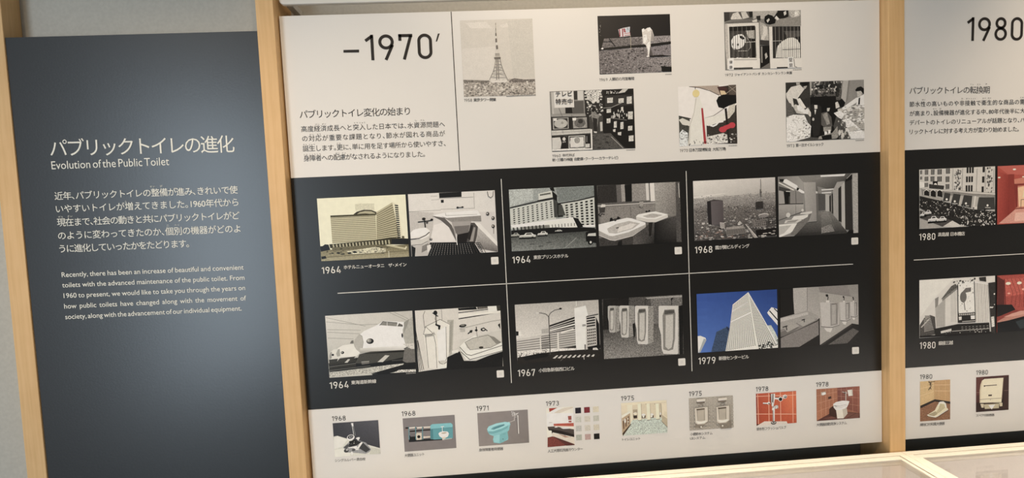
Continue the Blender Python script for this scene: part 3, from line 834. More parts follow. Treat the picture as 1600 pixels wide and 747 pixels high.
PH('urinal_and_basin','black and white print of an angular urinal beside an angular wash basin','black',-0.1456,-0.1909,0.1695,0.1237,(216, 214, 207),0.0,"""p 223 220 214 .05 3 0 854 -2 848 751 685 887 548 1196 -3 1227
l 62 60 54 0 9 199 19 158 101 169 319 213 588
l 105 103 97 0 7 524 14 527 220
l 39 37 30 0 12 -3 417 69 1212
l 39 37 30 0 12 -2 599 33 1222
l 39 37 30 0 12 -12 768 2 1220
l 39 37 30 0 12 22 600 105 1203
p 187 185 177 .15 626 226 757 227 698 863 572 1197 639 859
p 165 163 155 .1 671 277 733 245 677 813 624 907
p 237 235 228 .03 140 487 192 332 485 205 670 302 625 883 548 1196 368 1203 203 1172
l 82 80 74 0 9 140 487 192 332 485 205 669 314
l 82 80 74 0 9 192 332 338 487 373 696 369 1184
l 82 80 74 0 9 140 487 338 487
l 82 80 74 0 9 181 514 203 1172
l 82 80 74 0 9 372 513 340 451
l 39 37 30 0 14 163 512 325 503
l 39 37 30 0 9 168 537 335 523
p 241 241 239 0 411 455 596 345 571 1001 506 1095 413 1040
l 105 103 97 0 9 595 358 571 1001 518 1096
e 212 210 203 0 495 1070 83 37 0
l 62 60 54 0 9 413 1040 434 1090 504 1119 567 1074
p 241 241 235 0 384 1136 582 1100 585 1178 392 1210
p 18 18 18 0 385 284 490 327 473 411 438 404 441 348 388 320
l 39 37 30 0 21 408 92 408 297
e 18 18 18 0 402 67 39 46 0
l 18 18 18 0 18 345 64 452 143
e 140 138 131 0 402 188 18 42 0
p 18 18 18 .35 584 978 841 872 915 1073 1154 1089 1702 904 1685 1247 -4 1237 368 1208 560 1196
p 240 238 231 0 687 850 820 834 804 899 684 899
p 223 220 214 .05 854 -2 1704 0 1704 488 842 653
p 18 18 18 0 853 3 1212 0 1233 50 863 47
p 101 98 92 .4 1236 -3 1440 -3 1445 38 1238 50
p 241 241 235 0 1447 -5 1620 0 1627 105 1451 111
p 62 59 53 .3 1620 0 1704 0 1702 97 1629 103
l 18 18 18 0 14 853 95 1449 58
l 18 18 18 0 18 854 216 1275 174 1698 126
p 240 238 231 0 859 114 1699 109 1697 141 855 192
l 140 138 131 0 9 854 422 1508 305 1690 287
e 18 18 18 0 929 361 74 32 -6
e 140 138 131 0 930 352 42 14 0
g 140 138 131 0 1 4 .9 .4 866 423 974 422 975 486 870 484
p 241 241 235 .03 847 775 973 661 1158 575 1657 705 1701 781 1699 928 1058 1082 952 1051 856 824
p 201 199 191 .12 954 697 1107 626 1422 580 1657 705 1674 743 1457 839 1047 849 989 809
l 105 103 97 0 9 954 697 1107 626 1422 580 1674 743 1457 839 1046 856 954 697
p 140 138 131 .1 1434 588 1540 624 1667 742 1581 773
e 62 60 54 0 1272 822 46 23 0
l 82 80 74 0 12 846 787 970 942 1064 973 1700 806
l 39 37 30 0 12 865 886 1036 1056 1699 916
l 18 18 18 0 23 1021 530 1115 463
e 39 37 30 0 1086 485 28 28 0
l 18 18 18 0 18 1196 395 1198 492
e 18 18 18 0 1192 468 28 21 0
l 18 18 18 0 18 1284 449 1345 429 1414 494
e 18 18 18 0 1332 464 51 32 0
e 212 210 203 0 1337 460 25 16 0
l 105 103 97 0 7 1198 492 1208 615
p 39 37 30 0 1629 385 1675 351 1676 474""")
PH('department_store','black and white print of a long store building behind a street lamp','black',0.0531,-0.1909,0.1699,0.1204,(202, 198, 194),0.15,"""q 196 193 188 192 189 184 209 206 201 232 229 224 .14 3 1 1696 -1 1689 496 -3 709
p 215 212 207 .04 513 496 1228 344 1201 996 8 992 5 697 505 656
g 106 102 99 0 26 5 .8 .42 6 734 651 677 651 936 5 955
g 59 56 53 0 14 8 .62 .58 862 604 1206 577 1198 934 858 962
g 79 76 73 0 12 7 .75 .5 505 656 836 627 835 935 504 951
l 232 229 224 0 22 484 703 481 925
l 232 229 224 0 34 847 542 838 973
p 25 21 18 .2 685 458 1200 318 1199 564 677 629
l 218 215 210 0 17 683 502 1203 362
l 218 215 210 0 17 682 536 1201 416
l 241 240 235 0 29 680 571 1198 470
l 218 215 210 0 17 679 605 1196 524
l 218 215 210 0 17 677 639 1194 578
g 25 21 18 0 7 4 .5 .5 516 533 658 518 659 616 519 620
p 235 232 227 0 898 606 1170 550 1181 587 909 639
p 208 205 200 .1 1425 319 1685 286 1671 965 1423 973
g 19 18 18 0 1 4 .95 .55 1437 345 1622 324 1618 541 1436 554
g 39 36 32 0 5 6 .65 .6 1439 579 1625 561 1618 912 1438 930
p 19 18 18 .4 1633 344 1694 496 1692 1040 1633 987
l 19 18 18 0 19 1425 332 1685 293
p 241 241 238 0 1200 141 1434 101 1475 298 1430 332 1410 1010 1200 1008
l 64 61 58 0 12 1349 494 1418 491
l 64 61 58 0 12 1349 514 1418 511
p 47 45 41 .5 945 942 1204 910 1205 1004 955 997
p 19 18 18 .6 1437 949 1697 917 1699 991 1447 1012
p 235 232 227 .35 10 956 639 935 1202 959 1200 1013 439 1033 11 1084
b 19 18 18 135 131 127 30 19 53 21 .6 16 981 639 947 647 1034 24 1067
p 37 34 31 .35 4 1078 440 1021 857 998 1709 1004 1701 1203 -3 1206
p 18 18 18 .3 96 1072 440 1021 610 1032 632 1095 166 1151
p 218 215 210 0 716 1138 804 1082 833 1088 764 1148
p 218 215 210 0 814 1139 897 1085 926 1092 863 1150
p 218 215 210 0 912 1141 990 1089 1020 1096 961 1151
p 218 215 210 0 1010 1142 1084 1092 1113 1099 1059 1153
p 218 215 210 0 1108 1144 1177 1096 1206 1103 1157 1154
p 218 215 210 0 1207 1145 1270 1100 1300 1107 1256 1156
p 218 215 210 0 1305 1147 1364 1103 1393 1110 1354 1157
p 218 215 210 0 1404 1148 1458 1107 1487 1114 1453 1159
p 218 215 210 0 1503 1150 1551 1111 1581 1118 1552 1160
l 135 131 127 0 7 872 1205 1000 1094
l 226 223 218 0 12 1349 1117 1359 1217
l 79 77 75 0 17 674 273 670 1060
l 79 77 75 0 12 673 286 622 229 526 198 417 189
l 79 77 75 0 12 674 273 708 214 796 158 919 139
e 235 232 227 0 449 194 34 14 0
e 19 18 18 0 919 134 29 17 0
p 19 18 18 0 1 538 49 546 45 626 1 631
p 241 240 235 0 54 546 102 544 98 637 54 639
p 79 77 75 0 1377 896 1402 898 1397 1021 1377 1020
p 226 223 218 .3 1547 981 1621 974 1656 1026 1545 1018
l 241 241 236 0 10 1243 -23 1243 100""")
PH('urinal_row','black and white print of four white floor urinals against a speckled wall','black',0.2302,-0.1902,0.1657,0.1235,(84, 82, 80),0.6,"""p 30 28 27 .6 24 4 555 -1 528 739 -1 631
p 120 118 116 .7 1001 13 1675 8 1657 610 1032 572
q 70 68 66 106 104 101 123 121 118 151 149 146 .6 -1 631 1657 610 1638 1239 -24 1230
p 169 167 164 .3 901 19 1674 15 1673 52 925 50
p 156 154 150 .5 272 149 358 160 339 668 261 702
p 190 188 184 .06 116 155 142 142 272 149 252 687 227 700 135 689 123 638 123 472 108 371
p 139 137 133 .15 135 639 144 252 162 187 240 186 247 236 233 523 213 644 175 658
p 203 201 196 .12 152 606 169 254 228 246 217 533 201 621 176 641
p 85 84 81 .2 161 198 239 197 238 230 160 242
p 156 154 150 .5 549 164 660 175 638 784 535 824
p 209 207 203 .06 351 167 376 153 549 164 526 808 500 821 377 807 361 746 360 548 341 428
p 139 137 133 .15 377 747 386 285 408 208 507 207 517 267 501 609 476 754 427 770
p 203 201 196 .12 398 709 417 287 493 279 481 621 461 726 428 751
p 85 84 81 .2 408 221 507 220 506 260 406 274
p 156 154 150 .5 945 190 1057 201 1032 939 928 988
p 220 218 214 .06 672 188 697 175 945 190 919 972 893 986 713 966 691 893 688 652 661 507
p 139 137 133 .15 713 894 721 335 752 242 888 242 902 315 883 729 850 903 783 923
p 203 201 196 .12 742 848 765 338 869 328 855 743 829 869 784 899
p 85 84 81 .2 751 258 888 258 886 306 749 321
p 156 154 150 .5 1568 227 1588 233 1560 1163 1548 1233
p 220 218 214 .06 1163 218 1189 204 1568 227 1538 1218 1512 1231 1233 1203 1199 1109 1193 807 1150 623
p 139 137 133 .15 1232 1112 1238 408 1282 290 1485 292 1506 384 1482 905 1435 1125 1336 1149
p 203 201 196 .12 1274 1054 1303 411 1457 401 1441 923 1404 1082 1337 1118
p 85 84 81 .2 1282 310 1484 312 1482 372 1279 390
p 18 18 18 .5 1580 233 1669 213 1638 1239 1568 1235
p 18 18 18 .5 609 545 660 524 655 796 624 844
l 18 18 18 0 12 537 151 539 77 560 53 584 65
l 18 18 18 0 12 883 171 887 73 907 49 932 61
l 18 18 18 0 12 1431 204 1435 80 1456 57 1480 68
e 18 18 18 0 1442 76 22 19 0""")
PH('skyscraper','colour print looking up at a white skyscraper against deep blue sky','black',0.4262,-0.1911,0.1698,0.1223,(59, 87, 157),0.0,"""q 60 90 167 44 71 137 67 101 179 90 125 198 0 -2 -2 1699 2 1697 1225 2 1221
p 241 241 239 0 -4 874 55 868 162 918 178 969 32 1218 2 1221
p 176 183 187 0 129 928 184 962 45 1219 7 1221
p 74 94 124 .5 398 807 641 705 672 787 590 1229 273 1219
g 32 45 72 0 10 16 .7 .5 398 820 649 723 590 1229 281 1219
p 34 49 82 0 603 707 673 749 667 811 627 784
p 241 241 241 0 1480 473 1574 365 1694 410 1705 763 1500 511
l 33 37 42 0 23 1527 433 1707 650
l 33 37 42 0 20 1630 394 1705 474
p 211 219 215 .3 1482 742 1559 741 1646 898 1700 1028 1697 1180 1591 1072
p 241 241 236 0 754 261 1081 29 1150 140 1395 631 1698 1167 1697 1225 578 1223 672 787
g 81 82 75 0 15 34 .5 .55 766 272 1081 41 1231 1149 586 1219
g 62 64 59 0 9 34 .55 .6 1096 50 1126 89 1679 1178 1280 1228
l 241 241 241 0 18 737 410 1072 223
l 241 241 241 0 20 702 626 1144 440
l 241 241 241 0 20 1081 29 1297 424 1494 788 1697 1180
l 241 241 235 0 15 1081 29 1242 1226
b 20 24 23 64 69 66 40 20 50 31 .7 1282 1153 1700 1028 1697 1225 1280 1234""")
PH('tiled_washroom','black and white print of a dim washroom with counter and wall urinals','black',0.6019,-0.1908,0.1689,0.1238,(28, 27, 26),0.0,"""q 173 170 167 151 148 145 178 175 171 188 185 182 .12 285 0 1686 1 1695 849 307 549
p 188 185 182 .15 285 0 578 2 579 485 302 524 287 234
p 146 142 140 .12 831 2 1452 7 1528 244 855 104
l 98 95 93 0 8 586 8 581 485
p 172 169 166 .12 3 606 579 485 823 606 822 681 -4 984
p 198 195 192 .15 3 619 591 516 603 567 1 694
p 146 142 140 .15 -2 858 408 707 796 667 795 705 145 968 -4 984
p 119 116 114 0 -3 908 303 801 406 833 145 968 -5 1009
p 178 175 171 .1 58 811 330 740 406 795 146 918
p 178 175 171 .1 356 729 615 656 770 691 483 812
p 139 135 133 .2 -5 1034 821 707 822 1011 399 1238 -9 1232
l 60 57 56 0 10 -5 1022 808 719
p 177 174 170 .12 845 103 1541 244 1535 827 845 1228
l 119 116 114 0 8 845 108 1541 244
p 34 33 32 0 399 1238 822 1011 840 1228 840 1241
p 40 39 38 .3 853 1231 1548 828 1694 857 1691 1244
p 102 99 97 .35 1022 1232 1561 917 1693 989 1440 1228
p 60 57 56 0 845 1228 1535 822 1548 858 879 1248
p 205 202 199 .06 858 330 1272 355 1258 832 1100 863 884 840
p 158 155 152 .08 1073 359 1260 354 1233 820 1079 841
p 182 179 176 .1 1114 397 1209 393 1200 786 1109 812
l 60 57 56 0 8 1105 386 1209 382 1205 792
l 79 76 74 0 10 871 839 1100 874 1267 832
p 224 221 217 0 933 874 1120 885 1077 976 995 950
p 224 221 217 0 982 296 1065 301 1056 342 990 338
l 24 22 21 0 15 1024 288 1033 227 984 172
e 24 22 21 0 1008 195 28 26 0
p 205 202 199 .06 1280 350 1514 364 1506 725 1416 751 1294 736
p 158 155 152 .08 1401 369 1507 364 1491 716 1404 734
p 182 179 176 .1 1424 398 1478 393 1473 692 1421 712
l 60 57 56 0 8 1420 390 1478 386 1475 696
l 79 76 74 0 10 1287 735 1416 759 1510 725
p 224 221 217 0 1322 761 1428 767 1403 837 1357 818
p 224 221 217 0 1350 323 1397 326 1392 357 1355 355
l 24 22 21 0 15 1374 317 1379 270 1351 229
e 24 22 21 0 1365 246 16 19 0
p 205 202 199 .06 1514 357 1670 366 1664 657 1605 679 1523 667
p 158 155 152 .08 1595 371 1665 366 1655 650 1597 666
p 182 179 176 .1 1610 394 1646 390 1643 630 1608 647
l 60 57 56 0 8 1607 387 1647 383 1644 634
l 79 76 74 0 10 1519 667 1605 685 1668 657
p 224 221 217 0 1542 688 1612 692 1596 748 1565 733
p 224 221 217 0 1561 334 1592 336 1589 361 1564 360
l 24 22 21 0 15 1577 329 1580 291 1562 258
e 24 22 21 0 1571 272 11 16 0
l 24 22 21 0 20 45 805 149 779
l 24 22 21 0 18 123 790 134 871
l 24 22 21 0 20 455 679 525 663
l 24 22 21 0 15 506 667 511 726""")
PH('lattice_tower','pale print of a tall lattice tower rising over low rooftops','header',-0.0259,0.3688,0.1405,0.1464,(215, 211, 204),0.05,"""p 226 222 216 .08 100 48 496 36 629 165 211 153
p 226 222 216 .1 748 112 914 71 1004 131 816 159
p 209 206 199 .08 915 37 1404 5 1404 1132 979 1118
p 223 219 213 .05 4 535 658 509 578 1150 7 1119
p 176 170 163 .6 4 1142 158 1136 554 1177 979 1136 1413 1179 1406 1480 -3 1448
p 118 112 108 .6 894 1173 1002 1130 1189 1162 1409 1160 1411 1225 904 1208
p 130 125 119 .6 5 1130 508 1159 506 1194 6 1188
b 86 81 77 130 125 119 170 18 60 51 .5 3 1165 1415 1190 1406 1480 -3 1448
b 212 207 200 230 226 219 120 18 64 52 .6 2 1176 1414 1202 1406 1480 -3 1448
p 217 213 207 .2 520 1148 674 1119 871 1160 857 1206 529 1199
p 227 223 218 0 554 1172 847 1173 834 1205 564 1205
l 131 126 121 0 11 657 757 635 876 585 1012 513 1148
l 131 126 121 0 11 739 755 761 880 808 1020 871 1165
l 131 126 121 .4 16 676 757 653 1153
l 131 126 121 .4 16 701 758 696 1143
l 147 141 137 0 7 650 796 744 799
l 147 141 137 0 7 638 853 760 857
l 147 141 137 0 7 623 910 773 915
l 147 141 137 0 7 607 967 789 973
l 147 141 137 0 7 575 1035 818 1043
l 147 141 137 0 7 539 1103 853 1113
l 161 156 150 0 5 640 853 743 914
l 161 156 150 0 5 762 857 623 910
l 161 156 150 0 5 618 921 793 984
l 161 156 150 0 5 777 926 601 990
l 161 156 150 0 5 596 989 828 1089
l 161 156 150 0 5 802 996 558 1092
p 110 104 100 0 624 719 753 719 751 755 631 756
p 194 190 182 0 649 681 738 681 741 718 647 717
g 110 104 100 0 4 2 .6 .6 646 642 735 640 738 690 649 692
l 110 104 100 .5 37 691 492 692 565
l 225 222 217 0 32 688 418 692 487
l 110 104 100 .5 32 682 361 683 437
l 225 222 217 0 21 679 315 682 361
l 110 104 100 .4 23 682 258 682 315
l 172 167 161 0 16 682 213 682 258
l 86 81 77 0 9 685 167 685 213
l 191 187 180 0 9 685 110 685 167
l 86 81 77 0 7 687 65 685 105""")
PH('moon_landing','print of an astronaut in white suit beside a striped flag on grey ground','header',0.2431,0.3699,0.1449,0.1126,(25, 23, 25),0.0,"""q 126 122 124 154 150 153 140 136 137 109 105 106 .65 4 442 1453 414 1446 1142 -1 1110
p 117 113 114 .7 69 444 875 443 870 576 78 651
p 131 127 132 .5 1042 615 1454 594 1451 811 1053 782
p 123 119 121 .5 643 669 954 662 965 829 639 802
b 41 38 39 67 63 64 220 14 64 61 .35 9 666 1455 661 1446 1142 -1 1110
b 159 155 157 193 189 191 240 10 44 62 .4 8 699 1454 711 1446 1142 -1 1110
b 55 52 53 72 69 69 60 14 51 63 .3 69 452 1452 427 1452 661 63 601
p 18 18 18 0 16 663 114 619 646 586 957 575 1453 531 1454 581 1041 623 645 632 232 656
p 19 18 18 0 0 368 122 404 63 601 113 636 9 682
l 19 18 18 0 15 214 440 329 593
l 19 18 18 0 10 67 502 272 500
p 241 239 239 0 41 637 71 610 100 627 82 648
b 140 136 137 221 218 218 10 8 15 64 .8 39 122 68 123 58 386 24 385
p 222 218 224 0 404 272 495 247 639 225 628 324 643 400 515 413 426 417
l 149 69 78 0 22 426 268 433 410
l 149 69 78 0 22 486 258 489 412
l 149 69 78 0 22 521 254 544 334
p 166 91 101 0 500 259 546 276 535 334 510 325
l 173 94 102 0 12 517 358 641 345
l 149 69 78 0 12 524 392 643 384
p 192 204 217 0 541 255 633 231 625 323 561 335
l 57 63 72 0 8 586 245 599 286
l 220 212 190 0 5 640 387 643 669
p 221 217 214 .12 872 286 907 265 932 288 985 256 1036 249 1078 300 1109 401 1105 517 1045 523 1038 615 1024 714 1001 805 975 804 973 696 942 587 905 569 885 552 880 394
p 241 241 241 0 877 281 915 266 928 296 913 332 875 331
p 241 241 241 0 984 261 1040 249 1061 291 1016 332 979 314
p 159 154 152 .2 1069 300 1116 451 1105 525 1041 523 1057 399
p 241 241 241 .1 902 395 963 380 978 463 931 553 897 552
p 241 241 240 .1 958 537 1024 531 1021 697 992 796 984 696
l 106 101 99 0 5 978 447 1002 514 948 579
l 106 101 99 0 5 919 412 926 445
p 90 85 86 .3 1028 614 1064 732 1070 799 1001 805
p 241 241 241 0 945 803 1001 793 1009 817 957 822
p 22 20 20 0 1001 797 1261 788 1451 819 1260 825 1035 824
p 18 18 18 .2 1228 1004 1448 1028 1446 1120 1250 1114
p 145 141 142 .3 1167 1011 1228 996 1248 1072 1215 1118 1148 1069""")
PH('panda_cages','black and white print of two pandas behind the bars of wooden crates','header',0.4976,0.3705,0.1581,0.1137,(132, 131, 128),0.0,"""p 60 58 57 0 -1 0 113 -1 112 164 7 187
p 93 91 89 0 113 -1 587 2 583 153 112 164
p 215 213 209 .2 136 123 182 33 288 3 372 147 144 149
p 209 207 203 .2 349 12 446 2 514 117 381 147
p 28 27 25 0 507 3 587 2 584 111 531 118
p 182 180 176 .25 587 -1 1098 -1 1043 115 920 95 795 158 672 122 601 153
p 28 27 25 .2 1107 0 1320 0 1326 123 1201 170 1096 150 1042 182
p 222 221 216 0 1222 36 1275 4 1283 71 1238 104
p 193 191 187 .5 1329 2 1574 0 1575 113 1397 158 1345 90
p 237 235 231 .3 1452 26 1541 20 1513 111 1460 127
p 110 108 106 .2 29 196 583 153 724 190 714 248 37 229
p 149 147 143 .2 916 271 1077 166 1575 130 1581 307 933 305
p 224 222 218 .08 16 229 709 223 713 1124 42 1119
p 197 194 190 .2 16 229 64 222 82 909 42 1119 12 689
p 33 31 29 0 97 289 630 279 647 911 105 902
p 75 73 71 .4 104 373 455 375 505 536 532 907 109 893
p 197 195 191 .2 438 374 614 371 614 539 487 519
p 241 241 241 .05 134 558 189 476 278 442 366 439 426 500 433 584 378 683 289 731 183 736 140 676
p 19 18 18 0 309 471 365 473 416 533 363 548 320 514
e 28 27 25 0 270 643 19 26 0
e 28 27 25 0 168 635 12 24 0
l 56 55 53 0 9 174 719 236 726
l 173 171 167 0 12 452 501 521 604 527 705 482 762
l 221 220 215 0 10 270 767 464 770
l 241 240 235 0 9 362 607 644 594
l 18 18 18 0 9 132 287 130 898
l 114 112 109 0 9 178 288 175 899
l 18 18 18 0 9 223 290 221 900
l 114 112 109 0 9 269 291 267 902
l 18 18 18 0 9 315 292 313 903
l 114 112 109 0 9 360 294 359 905
l 18 18 18 0 9 406 295 405 906
l 114 112 109 0 9 452 296 450 908
l 18 18 18 0 9 497 297 496 909
l 114 112 109 0 9 543 299 542 911
l 18 18 18 0 9 589 300 588 912
l 114 112 109 0 9 635 301 634 914
l 241 241 241 0 7 188 510 184 694
l 241 241 241 0 7 241 511 237 696
l 241 241 241 0 7 311 513 307 698
b 232 230 225 241 241 241 14 17 70 65 .4 109 893 656 894 655 953 116 936
p 236 234 230 0 47 917 717 930 713 1124 41 1124
l 93 91 89 0 9 178 938 655 948
p 56 55 53 0 166 1094 563 1097 562 1124 165 1123
p 241 241 241 0 73 901 175 899 173 1135 71 1132
p 181 179 175 .25 727 207 846 269 896 379 906 598 839 580 751 560 728 408
p 215 213 209 .15 792 284 884 312 877 446 804 570 742 560 790 410
p 60 58 57 .2 719 567 910 582 912 683 723 660
p 23 22 21 .15 722 677 917 683 915 1072 722 1124
p 149 147 143 0 740 694 770 695 769 1016 742 1015
p 181 179 175 .3 816 849 852 816 877 901 832 950
p 116 114 111 .1 731 1120 910 1021 917 1131
p 18 18 18 .1 821 193 831 109 903 69 990 97 1059 191 1041 249 934 271 846 244
p 209 207 203 .2 865 186 919 145 932 179 890 232
p 42 41 39 .2 655 96 743 90 741 182 671 172
p 221 220 215 0 565 186 671 155 670 214 582 211
p 229 227 223 0 1034 148 1070 99 1131 168 1095 192
l 18 18 18 0 21 1016 148 1089 49
p 228 226 222 .08 912 313 1581 312 1588 1148 926 1136
p 37 35 34 .1 983 311 1563 318 1562 940 983 935
p 93 91 89 .3 1215 405 1562 407 1559 567 1301 543
p 19 18 18 0 1444 530 1560 520 1558 635
p 241 240 236 .08 1046 923 1076 705 1176 607 1301 546 1408 538 1497 582 1549 669 1553 940
l 62 61 59 0 9 1004 315 1003 931
l 149 147 143 0 9 1043 316 1042 932
l 62 61 59 0 9 1082 318 1081 933
l 149 147 143 0 9 1121 319 1120 934
l 62 61 59 0 9 1160 320 1159 936
l 149 147 143 0 9 1199 321 1198 937
l 62 61 59 0 9 1238 322 1238 938
l 149 147 143 0 9 1277 323 1277 939
l 62 61 59 0 9 1316 324 1316 941
l 149 147 143 0 9 1355 325 1355 942
l 62 61 59 0 9 1394 326 1394 943
l 149 147 143 0 9 1433 328 1434 944
l 62 61 59 0 9 1472 329 1473 946
l 149 147 143 0 9 1511 330 1512 947
l 62 61 59 0 9 1551 331 1551 948
l 193 191 187 0 7 1103 722 1099 925
l 193 191 187 0 7 1142 724 1138 926
l 193 191 187 0 7 1181 725 1177 928
l 193 191 187 0 7 1220 726 1216 929
l 193 191 187 0 7 1259 727 1255 930
l 193 191 187 0 7 1298 728 1295 931
l 193 191 187 0 7 1337 730 1334 933
l 193 191 187 0 7 1377 731 1373 934
l 193 191 187 0 7 1416 732 1412 935
l 193 191 187 0 7 1455 733 1452 936
l 193 191 187 0 7 1494 734 1491 938
l 197 195 191 0 9 977 597 1176 596
l 62 61 59 0 9 1182 772 1547 770
p 235 233 229 0 935 945 1589 951 1588 1148 931 1136
b 75 73 71 232 230 225 16 14 45 66 .4 975 921 1562 930 1562 960 974 952
p 32 30 29 0 1056 1113 1283 1114 1287 1138 1059 1137
p 241 241 241 0 1291 925 1402 921 1402 1145 1291 1148
l 32 30 29 0 10 1415 961 1431 1114 1479 1127""")
PH('television_shop','black and white print of a shop packed with box televisions under a sign','header',0.1422,0.2275,0.1676,0.1177,(68, 67, 65),0.2,"""p 138 137 134 .1 1 3 686 4 689 508 7 493
p 192 191 188 0 29 16 88 13 100 298 290 317 289 434 34 441
p 170 169 166 0 63 325 294 324 294 434 69 442
p 89 88 86 0 438 205 665 202 667 448 440 447
p 44 43 42 0 470 8 547 6 544 174 477 176
p 18 18 18 .2 299 324 433 322 440 440 299 437
p 228 227 224 0 84 13 475 4 476 324 87 316
p 212 211 208 0 554 6 666 6 668 190 553 189
p 35 34 33 .6 686 4 1070 1 1049 545 689 508
p 212 211 208 .6 709 5 1045 5 966 190 867 256 750 182
b 20 19 18 51 50 49 26 17 47 71 .6 709 5 1069 6 1035 263 712 227
b 234 233 230 202 201 197 22 28 80 72 .8 708 40 1044 29 1010 285 711 251
b 234 233 230 138 137 134 34 24 57 73 .7 722 274 1059 263 1049 522 725 509
p 20 19 18 .2 1069 6 1678 -3 1675 1191 1462 1153 1179 928 1013 827 1049 522
p 202 201 197 .1 1355 87 1455 6 1571 0 1501 68
p 51 50 49 .2 1094 124 1668 121 1661 321 1093 335
p 18 18 18 0 1131 151 1266 149 1261 278 1126 280
p 209 208 204 .35 1140 166 1256 160 1252 264 1136 266
p 18 18 18 0 1357 171 1483 169 1479 286 1353 288
p 209 208 204 .35 1366 186 1473 180 1469 272 1363 275
p 18 18 18 0 1525 142 1646 139 1640 309 1519 311
p 209 208 204 .35 1534 156 1636 151 1631 294 1529 297
p 18 18 18 0 1113 369 1219 366 1216 469 1109 472
p 209 208 204 .35 1122 383 1209 377 1206 455 1119 458
p 18 18 18 0 1541 437 1657 434 1651 613 1535 616
p 209 208 204 .35 1550 451 1647 446 1642 599 1545 602
p 18 18 18 0 1106 557 1203 554 1198 671 1101 675
p 209 208 204 .35 1115 571 1193 565 1189 657 1112 661
p 18 18 18 0 1249 619 1326 615 1320 768 1243 772
p 209 208 204 .35 1258 634 1316 626 1311 754 1253 759
p 18 18 18 0 1379 638 1461 634 1455 800 1372 804
p 209 208 204 .35 1388 653 1451 646 1446 785 1383 790
p 18 18 18 0 1531 720 1638 717 1634 835 1527 838
p 209 208 204 .35 1540 734 1628 728 1624 821 1537 824
p 18 18 18 0 1539 910 1655 907 1650 1050 1533 1052
p 209 208 204 .35 1548 924 1645 919 1641 1035 1544 1038
p 18 18 18 0 1404 342 1467 337 1463 443 1400 448
p 209 208 204 .35 1413 357 1457 349 1454 429 1410 434
b 228 227 224 175 174 171 16 19 38 74 2.5 1210 434 1525 398 1519 575 1212 563
l 138 137 134 0 9 1193 563 1518 615
p 212 211 208 0 1327 851 1400 842 1393 913 1330 899
p 212 211 208 0 1233 788 1286 779 1279 838 1236 831
l 157 156 153 0 12 1056 362 1225 352 1445 266
b 212 211 208 234 233 230 20 14 33 75 .8 1129 32 1358 21 1355 87 1138 90
p 84 83 81 .45 807 866 1182 857 1461 1168 783 1168
b 38 37 36 62 61 60 24 28 95 76 .3 818 890 1156 880 1364 1164 807 1164
l 175 174 171 0 12 1191 929 1425 1166
p 138 137 134 .4 813 407 863 374 919 470 990 508 952 553 921 729 850 679 809 513
p 35 34 33 .3 832 537 927 564 912 823 857 809
e 20 19 18 0 850 397 35 33 0
p 212 211 208 0 845 808 912 818 904 846 856 840
p 68 67 65 .2 965 519 1038 510 1032 840 964 844
p 202 201 197 0 978 632 1026 629 1024 808 978 814
p 157 156 153 .1 10 447 691 456 701 508 15 494
p 35 34 33 .15 7 500 761 511 763 751 8 751
p 179 178 175 0 37 518 353 518 348 734 37 741
p 51 50 49 0 56 530 333 532 332 724 57 727
e 190 190 186 .1 195 630 132 90 -2
p 228 227 224 0 54 530 118 528 116 575 56 577
e 100 98 96 0 224 619 21 21 0
e 190 190 186 0 224 619 12 12 0
p 20 19 18 0 357 530 405 530 396 732 353 735
p 157 156 153 .3 436 533 717 528 716 732 439 738
e 105 104 102 .4 576 633 109 90 -2
p 234 233 230 0 429 531 501 529 499 580 432 583
e 51 50 49 .3 589 603 52 43 0
p 203 202 198 .15 3 763 787 757 796 842 8 857
l 138 137 134 0 7 5 810 786 794
p 25 23 22 0 7 881 222 878 312 905 307 1141 4 1158
p 212 211 208 .08 6 904 169 899 193 1006 169 1123 5 1130
e 212 211 208 0 246 937 31 35 0
e 175 174 171 0 229 996 14 14 0
e 175 174 171 0 263 992 14 14 0
p 25 23 22 0 326 870 766 864 764 1148 321 1153
p 195 195 191 0 337 880 669 879 663 1144 331 1144
p 38 37 36 0 356 895 649 897 650 1119 351 1121
e 223 222 219 .08 500 1009 142 104 -2
p 223 222 219 .06 372 914 636 911 636 1105 366 1108
e 157 156 153 .3 506 972 57 61 0
p 212 211 208 .2 672 1049 754 1048 753 1119 671 1125
l 212 211 208 0 7 702 897 697 1015
p 234 233 230 0 784 771 813 762 807 1162 778 1167
p 231 230 227 .2 -4 1130 322 1129 808 1140 807 1169 -1 1163
l 68 67 65 0 5 170 329 238 514
l 68 67 65 0 5 416 450 424 533
l 68 67 65 0 5 223 748 232 831""")
